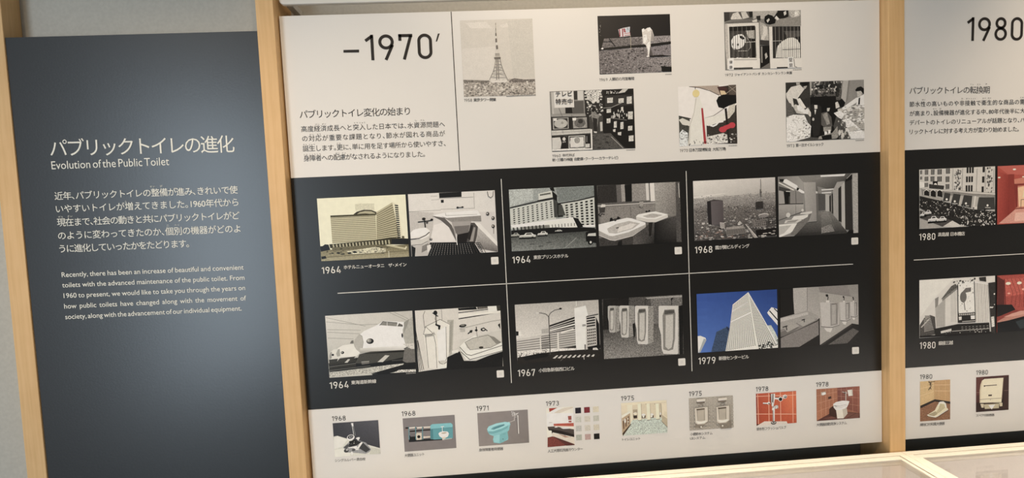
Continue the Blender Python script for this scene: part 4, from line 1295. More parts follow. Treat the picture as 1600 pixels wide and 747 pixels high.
PH('festival_tower','colour print of a plain white tapering tower under a canopy roof','header',0.3999,0.2276,0.1191,0.1176,(241, 239, 238),0.0,"""p 181 168 158 .1 228 -7 830 -5 924 188 838 197 631 83 411 33
l 54 46 42 0 12 228 3 436 33 655 103 838 197
p 55 46 40 .2 805 28 1191 -2 1195 270 1072 217 874 210
p 92 84 77 .3 1028 2 1191 -2 1191 198 1048 193
l 165 156 146 0 10 949 189 1190 32
l 165 156 146 0 10 1028 7 1188 150
p 75 50 49 0 805 37 929 22 1026 73 950 142 852 126
p 219 199 166 0 857 103 951 113 994 179 875 191
p 18 18 18 .05 778 302 825 220 949 189 1191 210 1192 365 1043 407 918 462 819 434
p 58 53 49 .4 563 770 914 593 1197 389 1191 1174 565 1153
p 74 75 70 .35 -2 570 222 638 224 757 171 1137 -1 1177
p 221 221 214 0 0 653 75 620 221 690 223 785 71 751
l 37 33 30 0 15 -2 577 247 639
p 212 208 199 .15 1043 407 1167 376 1151 530 1037 657 961 690 995 548
l 54 46 42 0 10 493 648 716 597 942 456
p 236 236 231 .05 530 638 865 567 977 559 981 691 612 796 538 781
p 220 225 228 .5 7 915 68 846 177 922 170 1172 -1 1177
b 28 26 24 73 75 72 30 12 39 81 .5 22 749 194 756 173 1065 25 1059
p 222 221 218 .5 569 1009 905 951 1003 1003 1012 1147 565 1158
b 28 26 24 107 103 100 46 17 58 82 .6 570 985 1197 915 1191 1167 565 1158
b 241 241 241 212 208 203 26 19 63 83 .5 570 973 1196 963 1191 1167 565 1158
p 36 32 30 0 942 463 987 457 1037 1160 999 1166
l 241 241 241 0 34 637 785 698 804 761 778 812 727 911 717
e 195 74 84 0 895 879 78 58 0
e 195 74 84 0 1088 800 68 58 0
p 195 74 84 0 909 812 1059 766 1094 839 931 904
p 234 234 229 .03 351 239 431 206 494 410 537 638 565 1165 170 1165 214 756 304 522
p 212 210 204 0 351 239 376 235 324 523 238 757 207 1167 170 1165 214 756 304 522
p 172 66 72 0 461 437 498 439 553 1152 499 1150
e 230 216 161 0 364 144 73 75 0
l 37 33 30 0 12 350 14 351 61
b 31 28 25 55 49 46 10 12 22 84 2.6 173 1065 555 1069 552 1181 170 1172""")
PH('shoppers_crowd','black and white print of shoppers crowding between heaps of wrapped rolls','header',0.6217,0.2282,0.1647,0.1185,(82, 81, 79),0.3,"""p 52 51 49 .2 0 4 505 4 503 507 339 501 15 333
p 180 178 174 0 505 4 561 5 565 264 517 306
p 152 150 147 .08 1143 -1 1650 3 1645 549 1231 534
p 134 132 129 0 1319 5 1354 6 1304 380 1260 468
p 188 186 183 .1 1213 1 1319 0 1256 445 1162 352
p 97 95 93 .6 545 5 1190 9 1139 374 528 374
b 239 237 233 195 193 189 80 16 39 91 1.1 545 5 1190 9 1093 216 554 219
b 18 18 18 60 59 57 110 23 78 92 1.1 545 18 1166 17 1090 529 526 485
p 21 20 19 .3 505 306 1045 303 1089 596 991 906 1082 1158 517 1112
p 224 222 218 .15 15 310 5 221 112 92 299 54 391 146 284 276 248 319 362 501 292 510 225 340 143 315 164 472 117 492
p 239 237 233 .1 243 330 295 321 420 515 362 535
p 97 95 93 .3 3 377 107 425 173 650 126 671 4 666
p 180 178 174 .2 218 7 300 10 288 54 225 56
p 18 18 18 0 300 5 487 7 462 82 392 102 346 67
p 186 184 180 .2 369 90 450 77 415 136 372 141
p 60 59 57 .2 296 276 391 168 484 149 482 327 341 345
p 205 203 199 .3 141 482 200 440 385 547 383 647 220 619
p 241 241 241 .1 227 463 281 458 420 571 384 636 244 564
p 224 222 218 .2 385 569 456 516 552 665 500 703
p 241 241 241 0 420 537 478 573 454 650 384 636
p 241 241 241 .3 4 689 150 645 383 663 451 818 520 888 494 1111 164 1188 0 1185
b 157 155 151 201 199 195 40 18 78 93 .4 20 689 383 670 399 1152 12 1170
b 45 44 43 94 92 90 24 14 42 94 .6 359 702 521 821 505 1134 376 1151
p 241 241 241 0 8 711 161 661 100 804 18 846
p 241 241 241 .1 217 831 334 813 356 926 238 944
p 41 40 39 .15 515 462 621 422 737 515 745 762 682 1074 564 1114 521 821
p 232 230 226 .2 585 443 656 441 654 546 596 550
p 18 18 18 0 562 420 657 378 679 446 667 473 578 469
p 241 240 236 0 591 566 631 567 606 667
e 201 199 195 0 565 755 23 32 0
p 94 92 90 .3 735 638 853 609 946 725 967 905 849 968 732 874
p 157 155 151 .35 758 662 853 627 916 858 850 878
p 18 18 18 0 748 549 808 473 913 511 888 622 783 618
p 201 199 195 .2 854 542 920 540 900 607 858 609
p 157 155 151 .3 774 920 944 916 942 1006 777 1006
p 241 241 241 0 796 1007 848 1013 866 1086 800 1090
p 241 241 241 0 877 981 924 982 923 1057 871 1064
p 21 20 19 .2 658 1118 1084 1045 1106 1170 704 1176
p 157 155 151 .35 966 1040 1073 910 1087 1135 1035 1167 658 1163 682 1108
p 18 18 18 0 729 1098 942 1073 952 1164 752 1167
p 224 222 218 .2 1032 437 1091 417 1125 530 1042 560
p 18 18 18 .2 1079 416 1174 364 1244 445 1208 533 1137 530
p 241 241 241 .08 1148 564 1469 359 1528 343 1551 411 1373 517 1207 605
p 241 241 241 .06 1516 354 1640 291 1645 516 1468 498
p 201 199 195 .2 1482 230 1612 212 1588 323 1505 342
p 18 18 18 0 1454 206 1495 152 1578 132 1641 179 1640 291 1600 256 1577 222 1482 230
p 18 18 18 0 1528 366 1559 355 1551 490 1515 500
p 205 203 199 .3 1077 573 1172 554 1207 611 1088 641
p 180 178 174 .3 1183 599 1420 519 1645 509 1644 1185 1343 1187 1181 846
b 241 241 241 231 229 225 34 55 101 95 .8 1231 534 1645 516 1647 887 1252 759
b 94 92 90 130 128 126 40 12 69 96 .35 1231 534 1645 527 1647 932 1252 782
p 241 241 241 .25 994 648 1136 598 1230 680 1158 778 1076 730
p 241 241 241 .3 1157 800 1300 761 1641 1068 1644 1185 1366 1181 1227 916
p 241 241 241 .1 1332 1078 1641 1034 1645 1181 1355 1180
l 82 81 79 0 9 1321 1032 1641 1000
b 41 40 39 115 113 111 34 18 69 97 1.2 1076 730 1228 848 1343 1180 1094 1163
b 232 230 226 180 178 174 16 23 69 98 1.4 1075 752 1228 871 1343 1168 1094 1158
p 205 203 199 .2 1274 951 1416 923 1511 995 1344 1044""")
PH('mixer_tap','print of a chrome single lever tap on a white basin rim','lower',-0.3210,-0.4070,0.0897,0.0694,(73, 74, 80),0.1,"""q 63 64 70 89 90 98 63 64 70 54 55 61 .1 5 -1 899 1 892 561 -8 492
p 226 227 218 .1 2 273 75 261 296 348 726 513 898 579 894 694 -5 695
p 241 241 235 0 5 300 83 271 262 355 169 488 -2 528
p 241 241 233 0 -4 545 285 515 307 693 -5 695
p 209 210 200 .1 723 548 897 597 894 694 680 686
p 159 161 164 .15 176 506 292 410 496 390 628 444 718 583 692 634 613 672 329 624 228 616
p 63 64 66 .2 486 548 569 439 704 591 615 646
p 241 241 239 0 444 544 528 419 561 439 477 556
p 241 241 241 .2 268 513 424 455 453 528 484 583 349 572
p 37 38 41 .3 290 445 429 385 545 420 439 491 285 515
p 81 82 84 .2 184 507 273 443 304 481 233 546
e 63 64 66 0 230 581 47 37 0
e 208 208 206 0 245 564 20 15 0
e 159 161 164 0 350 564 67 33 10
e 81 82 84 0 374 574 33 23 0
e 241 241 239 0 336 642 23 37 0
p 18 18 18 0 293 392 430 367 435 429 307 437
p 241 241 239 0 429 341 476 318 514 324 507 355 476 392 456 360
e 241 241 241 0 336 316 77 60 -15
e 37 38 41 0 333 304 57 37 -15
e 159 161 164 0 336 304 37 22 -15
e 37 38 41 0 340 301 17 10 0
p 159 161 164 .1 355 24 406 23 408 85 433 279 393 285 376 117 363 64
p 241 241 241 0 362 25 402 24 402 75 413 243 395 259 381 91
p 18 18 18 0 389 92 401 89 423 279 406 281
b 241 241 241 227 227 223 8 10 23 101 .7 343 413 428 402 485 565 282 567""")
PH('toilet_module','print of a turquoise toilet module with exposed pipe frame on grey','lower',-0.1829,-0.4074,0.1038,0.0686,(135, 130, 131),0.0,"""p 26 29 32 0 98 442 612 454 782 484 764 501 95 495
p 103 166 176 0 542 183 577 159 955 160 991 198 979 481 610 480 529 465
p 135 199 208 0 541 192 581 159 955 162 988 200 981 251 551 260
l 79 132 142 0 7 551 260 985 256
p 82 139 149 0 537 262 588 262 585 475 529 465
l 40 35 33 0 30 45 199 540 218
l 40 35 33 0 30 399 270 537 271
l 40 35 33 0 30 125 276 399 270
l 40 35 33 0 30 391 419 528 412
l 231 221 209 0 30 112 204 232 204
l 231 221 209 0 33 274 213 377 211
l 223 213 201 0 30 406 213 540 216
l 241 241 239 0 8 113 195 540 207
l 223 213 201 0 30 417 416 528 414
l 144 123 118 0 27 25 233 85 229
p 18 18 18 .2 112 354 238 390 243 453 106 451
p 119 115 117 0 132 311 234 314 235 385 132 384
l 97 153 164 0 15 114 178 105 442
l 97 153 164 0 15 247 188 238 452
l 97 153 164 0 15 383 198 374 463
p 217 208 193 0 245 338 268 313 359 320 354 461 248 462
e 18 18 18 0 299 397 32 32 0
e 223 213 201 0 408 415 20 23 0
p 241 241 241 0 694 362 722 333 792 320 877 332 905 378 880 438 827 461 807 495 773 501 763 456 714 421
e 241 241 241 0 801 363 97 33 -3
e 198 186 169 0 807 357 53 15 -3
p 231 222 209 0 764 439 837 435 816 499 767 501
l 241 241 241 0 12 749 225 818 221
l 241 241 241 0 12 780 227 777 324
l 72 118 126 0 7 796 237 795 317
p 180 197 196 0 783 476 955 471 958 489 799 495""")
PH('turquoise_toilet','print of a turquoise toilet pedestal with a flush pipe on grey','lower',-0.0334,-0.4072,0.1024,0.0690,(139, 134, 132),0.0,"""q 147 140 139 142 136 135 133 127 125 150 144 143 0 2 -1 1023 1 1024 690 -2 689
p 147 206 214 .05 181 350 215 290 375 239 550 220 645 238 660 278 640 330 628 392 591 434 604 542 597 595 423 663 302 636 288 572 309 502 224 460 192 404
p 172 225 232 0 182 341 224 290 374 243 550 220 627 240 598 300 473 354 297 394 202 387
p 113 171 180 0 256 355 301 314 425 279 530 265 546 288 475 318 316 369
p 90 144 155 0 282 354 336 317 530 272 519 303 334 352
p 124 184 192 0 193 395 297 403 473 362 615 302 595 354 453 414 312 449 216 441
p 161 218 225 0 309 493 432 475 415 644 320 628 297 564
p 132 193 201 0 432 475 592 416 603 560 494 641 420 653
l 97 153 163 0 5 502 472 546 466
e 79 118 125 0 494 575 9 14 0
p 172 225 232 0 575 236 637 226 652 269 615 302
l 223 221 218 0 7 627 240 742 204
l 231 228 226 0 9 742 213 751 106 819 67
l 76 72 71 0 7 800 101 795 485
l 241 241 238 0 16 817 102 816 486
b 241 241 241 217 214 211 22 10 28 111 .6 699 22 838 41 833 148 711 139
l 241 241 241 0 9 697 58 759 45 740 79 828 59""")
PH('counter_and_stone_samples','print of a washroom counter beside twelve small square stone samples','lower',0.1062,-0.4071,0.0558,0.0814,(241, 239, 229),0.0,"""p 224 216 203 .05 105 108 373 20 559 7 558 33 280 121
p 167 66 58 0 65 7 233 6 71 84
p 241 241 241 0 71 88 250 11 338 9 158 112
p 241 241 241 0 8 101 562 141 562 357 4 387
p 158 84 76 0 445 195 516 195 517 278 450 277
p 158 84 76 0 453 295 513 296 513 332 455 327
l 150 118 104 0 5 52 305 114 306
p 186 93 78 .15 144 335 559 347 559 419 146 380
g 241 205 192 0 1 1 1 1 146 376 556 414 557 423 149 385
p 76 68 65 .1 18 388 163 390 565 483 564 591 299 499 28 443
p 241 241 241 0 162 399 216 394 223 418 165 417
p 241 241 241 0 276 425 444 423 460 461 336 457
p 30 22 19 0 29 434 299 495 564 591 562 645 122 513 94 556 100 610 51 516
p 233 225 212 .05 95 529 562 645 558 789 110 584
p 241 241 232 0 1 459 97 475 101 601 3 612
p 189 154 136 0 227 548 470 638 364 639
l 43 34 31 0 7 350 557 357 597 383 604
l 43 34 31 0 5 472 602 479 639
p 128 65 59 .3 8 612 110 596 557 807 -1 815
g 94 44 41 0 12 5 .12 1 8 617 118 602 552 810 -1 815
p 91 49 46 .2 119 593 558 792 557 812 392 812""")
PH('toilet_unit_room','print of a cream washroom with stall partitions and speckled floor','lower',0.2614,-0.4077,0.0954,0.0688,(227, 217, 194),0.05,"""p 241 233 209 0 -1 0 952 0 952 41 598 43 6 64
p 237 227 203 0 6 55 123 45 121 334 5 325
p 241 237 216 0 123 45 235 50 225 432 171 446 126 190
p 176 164 142 .1 244 153 334 154 329 295 244 307
p 60 49 41 .2 249 274 329 277 327 340 250 340
e 241 241 241 0 290 234 39 21 0
p 240 233 212 0 260 221 326 222 320 276 267 276
p 78 67 55 .3 413 288 507 291 501 349 415 346
e 241 241 241 0 460 277 39 25 0
p 241 241 231 0 435 284 485 286 476 336 441 334
p 78 67 55 .3 582 295 676 298 670 356 584 353
e 241 241 241 0 629 284 39 25 0
p 241 241 231 0 604 291 654 293 645 343 609 340
p 60 49 41 0 787 310 827 309 825 363 789 364
e 241 241 241 0 810 275 21 25 0
p 208 220 212 .35 227 369 822 349 959 577 956 689 1 687 170 464
b 107 120 119 158 170 166 190 7 20 121 .7 246 361 821 367 952 685 37 681
b 241 241 241 230 241 234 90 7 20 122 .7 246 361 821 367 952 685 37 681
p 241 241 220 0 343 34 411 30 417 388 345 390
l 182 170 149 0 7 422 34 417 384
l 60 51 43 0 9 342 390 417 386
p 241 241 220 0 529 47 598 43 604 393 532 395
l 182 170 149 0 7 608 47 604 389
l 60 51 43 0 9 528 394 604 391
p 241 241 220 0 719 61 788 57 795 390 723 392
l 182 170 149 0 7 799 61 795 387
l 60 51 43 0 9 719 392 795 388
e 93 82 70 0 518 52 7 7 0
e 93 82 70 0 701 65 7 7 0
e 93 82 70 0 925 52 7 7 0
p 240 230 206 0 831 51 949 46 956 395 840 332
l 93 82 70 0 7 831 60 840 332
p 197 186 162 .1 850 305 961 395 959 577 837 440
p 229 220 194 0 907 228 948 249 958 377 877 307
l 78 67 55 0 7 833 440 959 577
p 193 171 143 .1 0 307 180 194 180 438 21 634 8 597
p 241 241 229 0 2 253 181 167 183 215 4 316
g 114 90 71 0 3 1 .55 .85 9 362 169 247 162 445 14 579
b 241 241 241 241 241 231 8 14 36 123 2 22 345 169 247 157 445 25 526
p 78 60 45 0 6 633 180 447 198 452 19 685""")
PH('wall_urinals','sepia print of two wall urinals with flush plates on patterned tile','lower',0.4037,-0.4076,0.0936,0.0685,(190, 184, 174),0.12,"""e 159 152 143 0 32 36 27 23 0
e 202 197 188 0 32 36 18 14 0
e 159 152 143 0 112 37 27 23 0
e 202 197 188 0 112 37 18 14 0
e 159 152 143 0 192 38 27 23 0
e 202 197 188 0 192 38 18 14 0
e 159 152 143 0 272 38 27 23 0
e 202 197 188 0 272 38 18 14 0
e 159 152 143 0 352 39 27 23 0
e 202 197 188 0 352 39 18 14 0
e 159 152 143 0 432 39 27 23 0
e 202 197 188 0 432 39 18 14 0
e 159 152 143 0 512 40 27 23 0
e 202 197 188 0 512 40 18 14 0
e 159 152 143 0 592 40 27 23 0
e 202 197 188 0 592 40 18 14 0
e 159 152 143 0 673 41 27 23 0
e 202 197 188 0 673 41 18 14 0
e 159 152 143 0 753 42 27 23 0
e 202 197 188 0 753 42 18 14 0
e 159 152 143 0 833 42 27 23 0
e 202 197 188 0 833 42 18 14 0
e 159 152 143 0 914 43 27 23 0
e 202 197 188 0 914 43 18 14 0
e 159 152 143 0 30 111 27 23 0
e 202 197 188 0 30 111 18 14 0
e 159 152 143 0 110 111 27 23 0
e 202 197 188 0 110 111 18 14 0
e 159 152 143 0 190 112 27 23 0
e 202 197 188 0 190 112 18 14 0
e 159 152 143 0 270 112 27 23 0
e 202 197 188 0 270 112 18 14 0
e 159 152 143 0 350 113 27 23 0
e 202 197 188 0 350 113 18 14 0
e 159 152 143 0 430 114 27 23 0
e 202 197 188 0 430 114 18 14 0
e 159 152 143 0 510 114 27 23 0
e 202 197 188 0 510 114 18 14 0
e 159 152 143 0 590 115 27 23 0
e 202 197 188 0 590 115 18 14 0
e 159 152 143 0 671 115 27 23 0
e 202 197 188 0 671 115 18 14 0
e 159 152 143 0 751 116 27 23 0
e 202 197 188 0 751 116 18 14 0
e 159 152 143 0 831 117 27 23 0
e 202 197 188 0 831 117 18 14 0
e 159 152 143 0 912 117 27 23 0
e 202 197 188 0 912 117 18 14 0
e 159 152 143 0 28 185 27 23 0
e 202 197 188 0 28 185 18 14 0
e 159 152 143 0 108 186 27 23 0
e 202 197 188 0 108 186 18 14 0
e 159 152 143 0 188 186 27 23 0
e 202 197 188 0 188 186 18 14 0
e 159 152 143 0 268 187 27 23 0
e 202 197 188 0 268 187 18 14 0
e 159 152 143 0 348 187 27 23 0
e 202 197 188 0 348 187 18 14 0
e 159 152 143 0 428 188 27 23 0
e 202 197 188 0 428 188 18 14 0
e 159 152 143 0 508 189 27 23 0
e 202 197 188 0 508 189 18 14 0
e 159 152 143 0 588 189 27 23 0
e 202 197 188 0 588 189 18 14 0
e 159 152 143 0 669 190 27 23 0
e 202 197 188 0 669 190 18 14 0
e 159 152 143 0 749 191 27 23 0
e 202 197 188 0 749 191 18 14 0
e 159 152 143 0 830 191 27 23 0
e 202 197 188 0 830 191 18 14 0
e 159 152 143 0 910 192 27 23 0
e 202 197 188 0 910 192 18 14 0
e 159 152 143 0 26 259 27 23 0
e 202 197 188 0 26 259 18 14 0
e 159 152 143 0 106 260 27 23 0
e 202 197 188 0 106 260 18 14 0
e 159 152 143 0 186 261 27 23 0
e 202 197 188 0 186 261 18 14 0
e 159 152 143 0 266 261 27 23 0
e 202 197 188 0 266 261 18 14 0
e 159 152 143 0 346 262 27 23 0
e 202 197 188 0 346 262 18 14 0
e 159 152 143 0 426 263 27 23 0
e 202 197 188 0 426 263 18 14 0
e 159 152 143 0 506 263 27 23 0
e 202 197 188 0 506 263 18 14 0
e 159 152 143 0 587 264 27 23 0
e 202 197 188 0 587 264 18 14 0
e 159 152 143 0 667 265 27 23 0
e 202 197 188 0 667 265 18 14 0
e 159 152 143 0 747 265 27 23 0
e 202 197 188 0 747 265 18 14 0
e 159 152 143 0 828 266 27 23 0
e 202 197 188 0 828 266 18 14 0
e 159 152 143 0 908 267 27 23 0
e 202 197 188 0 908 267 18 14 0
e 159 152 143 0 24 334 27 23 0
e 202 197 188 0 24 334 18 14 0
e 159 152 143 0 104 334 27 23 0
e 202 197 188 0 104 334 18 14 0
e 159 152 143 0 184 335 27 23 0
e 202 197 188 0 184 335 18 14 0
e 159 152 143 0 264 336 27 23 0
e 202 197 188 0 264 336 18 14 0
e 159 152 143 0 344 336 27 23 0
e 202 197 188 0 344 336 18 14 0
e 159 152 143 0 424 337 27 23 0
e 202 197 188 0 424 337 18 14 0
e 159 152 143 0 504 338 27 23 0
e 202 197 188 0 504 338 18 14 0
e 159 152 143 0 585 338 27 23 0
e 202 197 188 0 585 338 18 14 0
e 159 152 143 0 665 339 27 23 0
e 202 197 188 0 665 339 18 14 0
e 159 152 143 0 745 340 27 23 0
e 202 197 188 0 745 340 18 14 0
e 159 152 143 0 826 341 27 23 0
e 202 197 188 0 826 341 18 14 0
e 159 152 143 0 907 341 27 23 0
e 202 197 188 0 907 341 18 14 0
e 159 152 143 0 22 408 27 23 0
e 202 197 188 0 22 408 18 14 0
e 159 152 143 0 102 409 27 23 0
e 202 197 188 0 102 409 18 14 0
e 159 152 143 0 182 409 27 23 0
e 202 197 188 0 182 409 18 14 0
e 159 152 143 0 262 410 27 23 0
e 202 197 188 0 262 410 18 14 0
e 159 152 143 0 342 411 27 23 0
e 202 197 188 0 342 411 18 14 0
e 159 152 143 0 422 412 27 23 0
e 202 197 188 0 422 412 18 14 0
e 159 152 143 0 502 412 27 23 0
e 202 197 188 0 502 412 18 14 0
e 159 152 143 0 583 413 27 23 0
e 202 197 188 0 583 413 18 14 0
e 159 152 143 0 663 414 27 23 0
e 202 197 188 0 663 414 18 14 0
e 159 152 143 0 744 415 27 23 0
e 202 197 188 0 744 415 18 14 0
e 159 152 143 0 824 415 27 23 0
e 202 197 188 0 824 415 18 14 0
e 159 152 143 0 905 416 27 23 0
e 202 197 188 0 905 416 18 14 0
e 159 152 143 0 20 482 27 23 0
e 202 197 188 0 20 482 18 14 0
e 159 152 143 0 100 483 27 23 0
e 202 197 188 0 100 483 18 14 0
e 159 152 143 0 180 484 27 23 0
e 202 197 188 0 180 484 18 14 0
e 159 152 143 0 260 485 27 23 0
e 202 197 188 0 260 485 18 14 0
e 159 152 143 0 340 486 27 23 0
e 202 197 188 0 340 486 18 14 0
e 159 152 143 0 420 486 27 23 0
e 202 197 188 0 420 486 18 14 0
e 159 152 143 0 500 487 27 23 0
e 202 197 188 0 500 487 18 14 0
e 159 152 143 0 581 488 27 23 0
e 202 197 188 0 581 488 18 14 0
e 159 152 143 0 661 489 27 23 0
e 202 197 188 0 661 489 18 14 0
e 159 152 143 0 742 489 27 23 0
e 202 197 188 0 742 489 18 14 0
e 159 152 143 0 822 490 27 23 0
e 202 197 188 0 822 490 18 14 0
e 159 152 143 0 903 491 27 23 0
e 202 197 188 0 903 491 18 14 0
e 159 152 143 0 17 557 27 23 0
e 202 197 188 0 17 557 18 14 0
e 159 152 143 0 97 558 27 23 0
e 202 197 188 0 97 558 18 14 0
e 159 152 143 0 177 559 27 23 0
e 202 197 188 0 177 559 18 14 0
e 159 152 143 0 258 559 27 23 0
e 202 197 188 0 258 559 18 14 0
e 159 152 143 0 338 560 27 23 0
e 202 197 188 0 338 560 18 14 0
e 159 152 143 0 418 561 27 23 0
e 202 197 188 0 418 561 18 14 0
e 159 152 143 0 498 562 27 23 0
e 202 197 188 0 498 562 18 14 0
e 159 152 143 0 579 563 27 23 0
e 202 197 188 0 579 563 18 14 0
e 159 152 143 0 659 563 27 23 0
e 202 197 188 0 659 563 18 14 0
e 159 152 143 0 740 564 27 23 0
e 202 197 188 0 740 564 18 14 0
e 159 152 143 0 821 565 27 23 0
e 202 197 188 0 821 565 18 14 0
e 159 152 143 0 901 566 27 23 0
e 202 197 188 0 901 566 18 14 0
e 159 152 143 0 15 632 27 23 0
e 202 197 188 0 15 632 18 14 0
e 159 152 143 0 95 632 27 23 0
e 202 197 188 0 95 632 18 14 0
e 159 152 143 0 175 633 27 23 0
e 202 197 188 0 175 633 18 14 0
e 159 152 143 0 256 634 27 23 0
e 202 197 188 0 256 634 18 14 0
e 159 152 143 0 336 635 27 23 0
e 202 197 188 0 336 635 18 14 0
e 159 152 143 0 416 636 27 23 0
e 202 197 188 0 416 636 18 14 0
e 159 152 143 0 497 637 27 23 0
e 202 197 188 0 497 637 18 14 0
e 159 152 143 0 577 637 27 23 0
e 202 197 188 0 577 637 18 14 0
e 159 152 143 0 657 638 27 23 0
e 202 197 188 0 657 638 18 14 0
e 159 152 143 0 738 639 27 23 0
e 202 197 188 0 738 639 18 14 0
e 159 152 143 0 819 640 27 23 0
e 202 197 188 0 819 640 18 14 0
e 159 152 143 0 899 641 27 23 0
e 202 197 188 0 899 641 18 14 0
p 140 133 123 .2 138 477 392 513 224 647 98 601
p 140 133 123 .2 592 546 868 512 882 678 662 689
p 159 152 142 .05 127 203 401 195 396 495 321 572 157 569
p 222 216 205 0 113 207 382 194 378 503 303 549 158 551 113 520
p 171 165 153 0 145 228 321 222 320 481 160 478
p 193 186 174 0 169 260 301 254 295 475 171 474
p 95 84 72 0 141 224 320 219 315 247 151 254
p 241 241 233 0 114 475 169 484 241 502 324 481 374 494 300 538 176 543
p 118 108 97 0 149 65 320 62 319 108 152 108
p 230 225 215 0 154 23 336 18 338 71 298 75 157 69
l 241 241 241 0 9 157 72 313 69
e 95 84 72 0 201 163 12 9 0
e 95 84 72 0 281 161 12 9 0
l 95 84 72 0 12 215 127 279 125
e 241 241 233 0 233 611 16 18 0
p 159 152 142 .05 583 208 857 200 853 502 778 578 613 575
p 222 216 205 0 568 213 839 199 835 509 760 555 614 557 569 526
p 171 165 153 0 600 233 778 228 777 487 616 484
p 193 186 174 0 625 266 757 259 751 481 627 479
p 95 84 72 0 597 229 776 224 771 253 607 259
p 241 241 233 0 570 481 625 490 697 508 780 487 831 500 757 544 632 549
p 118 108 97 0 604 70 776 67 775 113 607 113
p 230 225 215 0 609 28 792 23 794 76 754 80 612 74
l 241 241 241 0 9 611 77 769 74
e 95 84 72 0 657 168 12 9 0
e 95 84 72 0 737 166 12 9 0
l 95 84 72 0 12 670 133 734 130
e 241 241 233 0 689 618 16 18 0""")
PH('flush_valve','print of a chrome flush valve on orange-red tiles','lower',0.5467,-0.4078,0.0867,0.0685,(189, 89, 66),0.12,"""q 189 89 66 225 125 90 197 96 69 179 81 57 .1 57 7 870 9 864 686 43 647
q 207 103 76 233 134 96 218 120 88 197 96 70 .08 531 86 781 86 784 472 534 463
p 154 64 47 .1 -2 3 35 2 43 684 2 685
l 241 194 170 0 13 0 58 865 86
l 241 194 170 0 13 0 433 866 496
l 241 194 170 0 13 35 6 43 657
l 241 194 170 0 13 274 4 271 627
l 241 194 170 0 13 524 4 525 646
l 241 194 170 0 13 792 0 790 675
p 236 226 219 .05 2 685 170 602 651 637 669 684
p 62 33 27 0 -1 653 77 650 6 685
p 18 18 18 0 307 25 329 27 352 284 321 264
p 237 235 234 0 325 26 412 25 400 160 364 322 333 283
p 38 33 29 0 357 28 375 30 366 230 344 192
p 241 241 241 0 333 30 351 28 345 174 331 136
l 241 241 241 0 44 401 123 530 141
l 64 58 53 0 11 411 109 512 116
e 241 241 241 0 526 150 51 51 0
e 20 18 18 0 526 154 38 38 0
e 241 241 241 0 620 105 48 44 0
e 64 58 53 0 627 112 31 27 0
e 213 209 205 0 623 106 16 16 0
l 241 241 241 0 27 145 211 242 222
l 84 77 72 0 7 144 226 242 236
e 241 241 240 0 270 220 33 29 0
e 64 58 53 0 277 231 16 15 0
p 165 160 155 0 352 294 472 271 475 348 378 350
e 241 241 241 0 427 312 44 37 0
l 64 58 53 0 9 407 279 412 344
l 64 58 53 0 9 444 282 449 346
p 241 241 240 0 342 320 407 325 378 387 337 375
p 241 240 237 0 350 358 397 357 388 627 351 629
l 64 58 53 0 11 359 377 362 616
l 241 241 241 0 9 379 387 377 608
e 38 33 29 0 367 645 60 37 0
e 219 215 211 0 367 638 44 22 0
e 64 58 53 0 367 634 27 13 0""")
PH('auto_flush_toilet','print of a white toilet in the corner of a brown tiled stall','lower',0.6772,-0.4074,0.0946,0.0683,(156, 102, 83),0.08,"""q 160 109 86 182 124 98 156 100 79 191 132 103 .12 -2 -2 456 -2 460 491 8 671
q 132 80 73 159 98 83 141 87 74 122 73 64 .12 456 -2 944 2 945 576 461 389
l 220 173 148 0 5 101 -4 100 640
l 220 173 148 0 5 203 3 203 587
l 220 173 148 0 5 278 8 279 548
l 220 173 148 0 5 362 14 364 504
l 220 173 148 0 5 0 145 455 85
l 220 173 148 0 5 -1 310 457 214
l 220 173 148 0 5 1 485 459 343
l 202 154 134 0 5 540 0 534 524
l 202 154 134 0 5 662 9 657 533
l 202 154 134 0 5 793 18 788 542
l 202 154 134 0 5 916 26 911 551
l 202 154 134 0 5 459 39 943 91
l 202 154 134 0 5 458 177 946 254
l 202 154 134 0 5 460 315 944 420
p 93 55 50 .2 8 671 281 543 394 514 694 535 945 581 947 684 2 683
g 123 81 72 0 7 3 .85 .85 111 641 694 545 944 591 938 683
p 63 35 28 .1 273 440 358 382 450 518 430 646 271 579
p 241 237 227 0 422 470 657 449 675 571 580 666 448 662
p 206 198 187 .05 563 470 657 449 675 571 589 661
p 241 241 241 0 362 345 452 305 678 294 719 306 696 369 658 440 544 478 422 479 372 420
p 241 241 241 0 362 341 424 303 565 282 678 294 640 365 489 391 377 379
l 64 52 47 0 9 386 380 442 399
l 123 111 102 0 5 367 373 489 395 649 369
l 193 184 173 0 5 376 429 545 423 668 382
p 241 240 234 0 676 63 784 58 795 191 698 194
p 213 208 200 0 755 59 784 58 795 191 769 193
l 213 209 204 0 16 642 88 637 282
l 83 67 61 0 5 655 145 650 283
l 192 186 180 0 18 558 92 670 127
e 84 77 72 0 614 123 22 16 0
p 191 186 178 0 100 69 203 61 207 122 127 144 103 124
e 241 241 241 0 159 106 44 26 -8
p 64 42 36 0 252 181 319 169 322 217 257 231""")
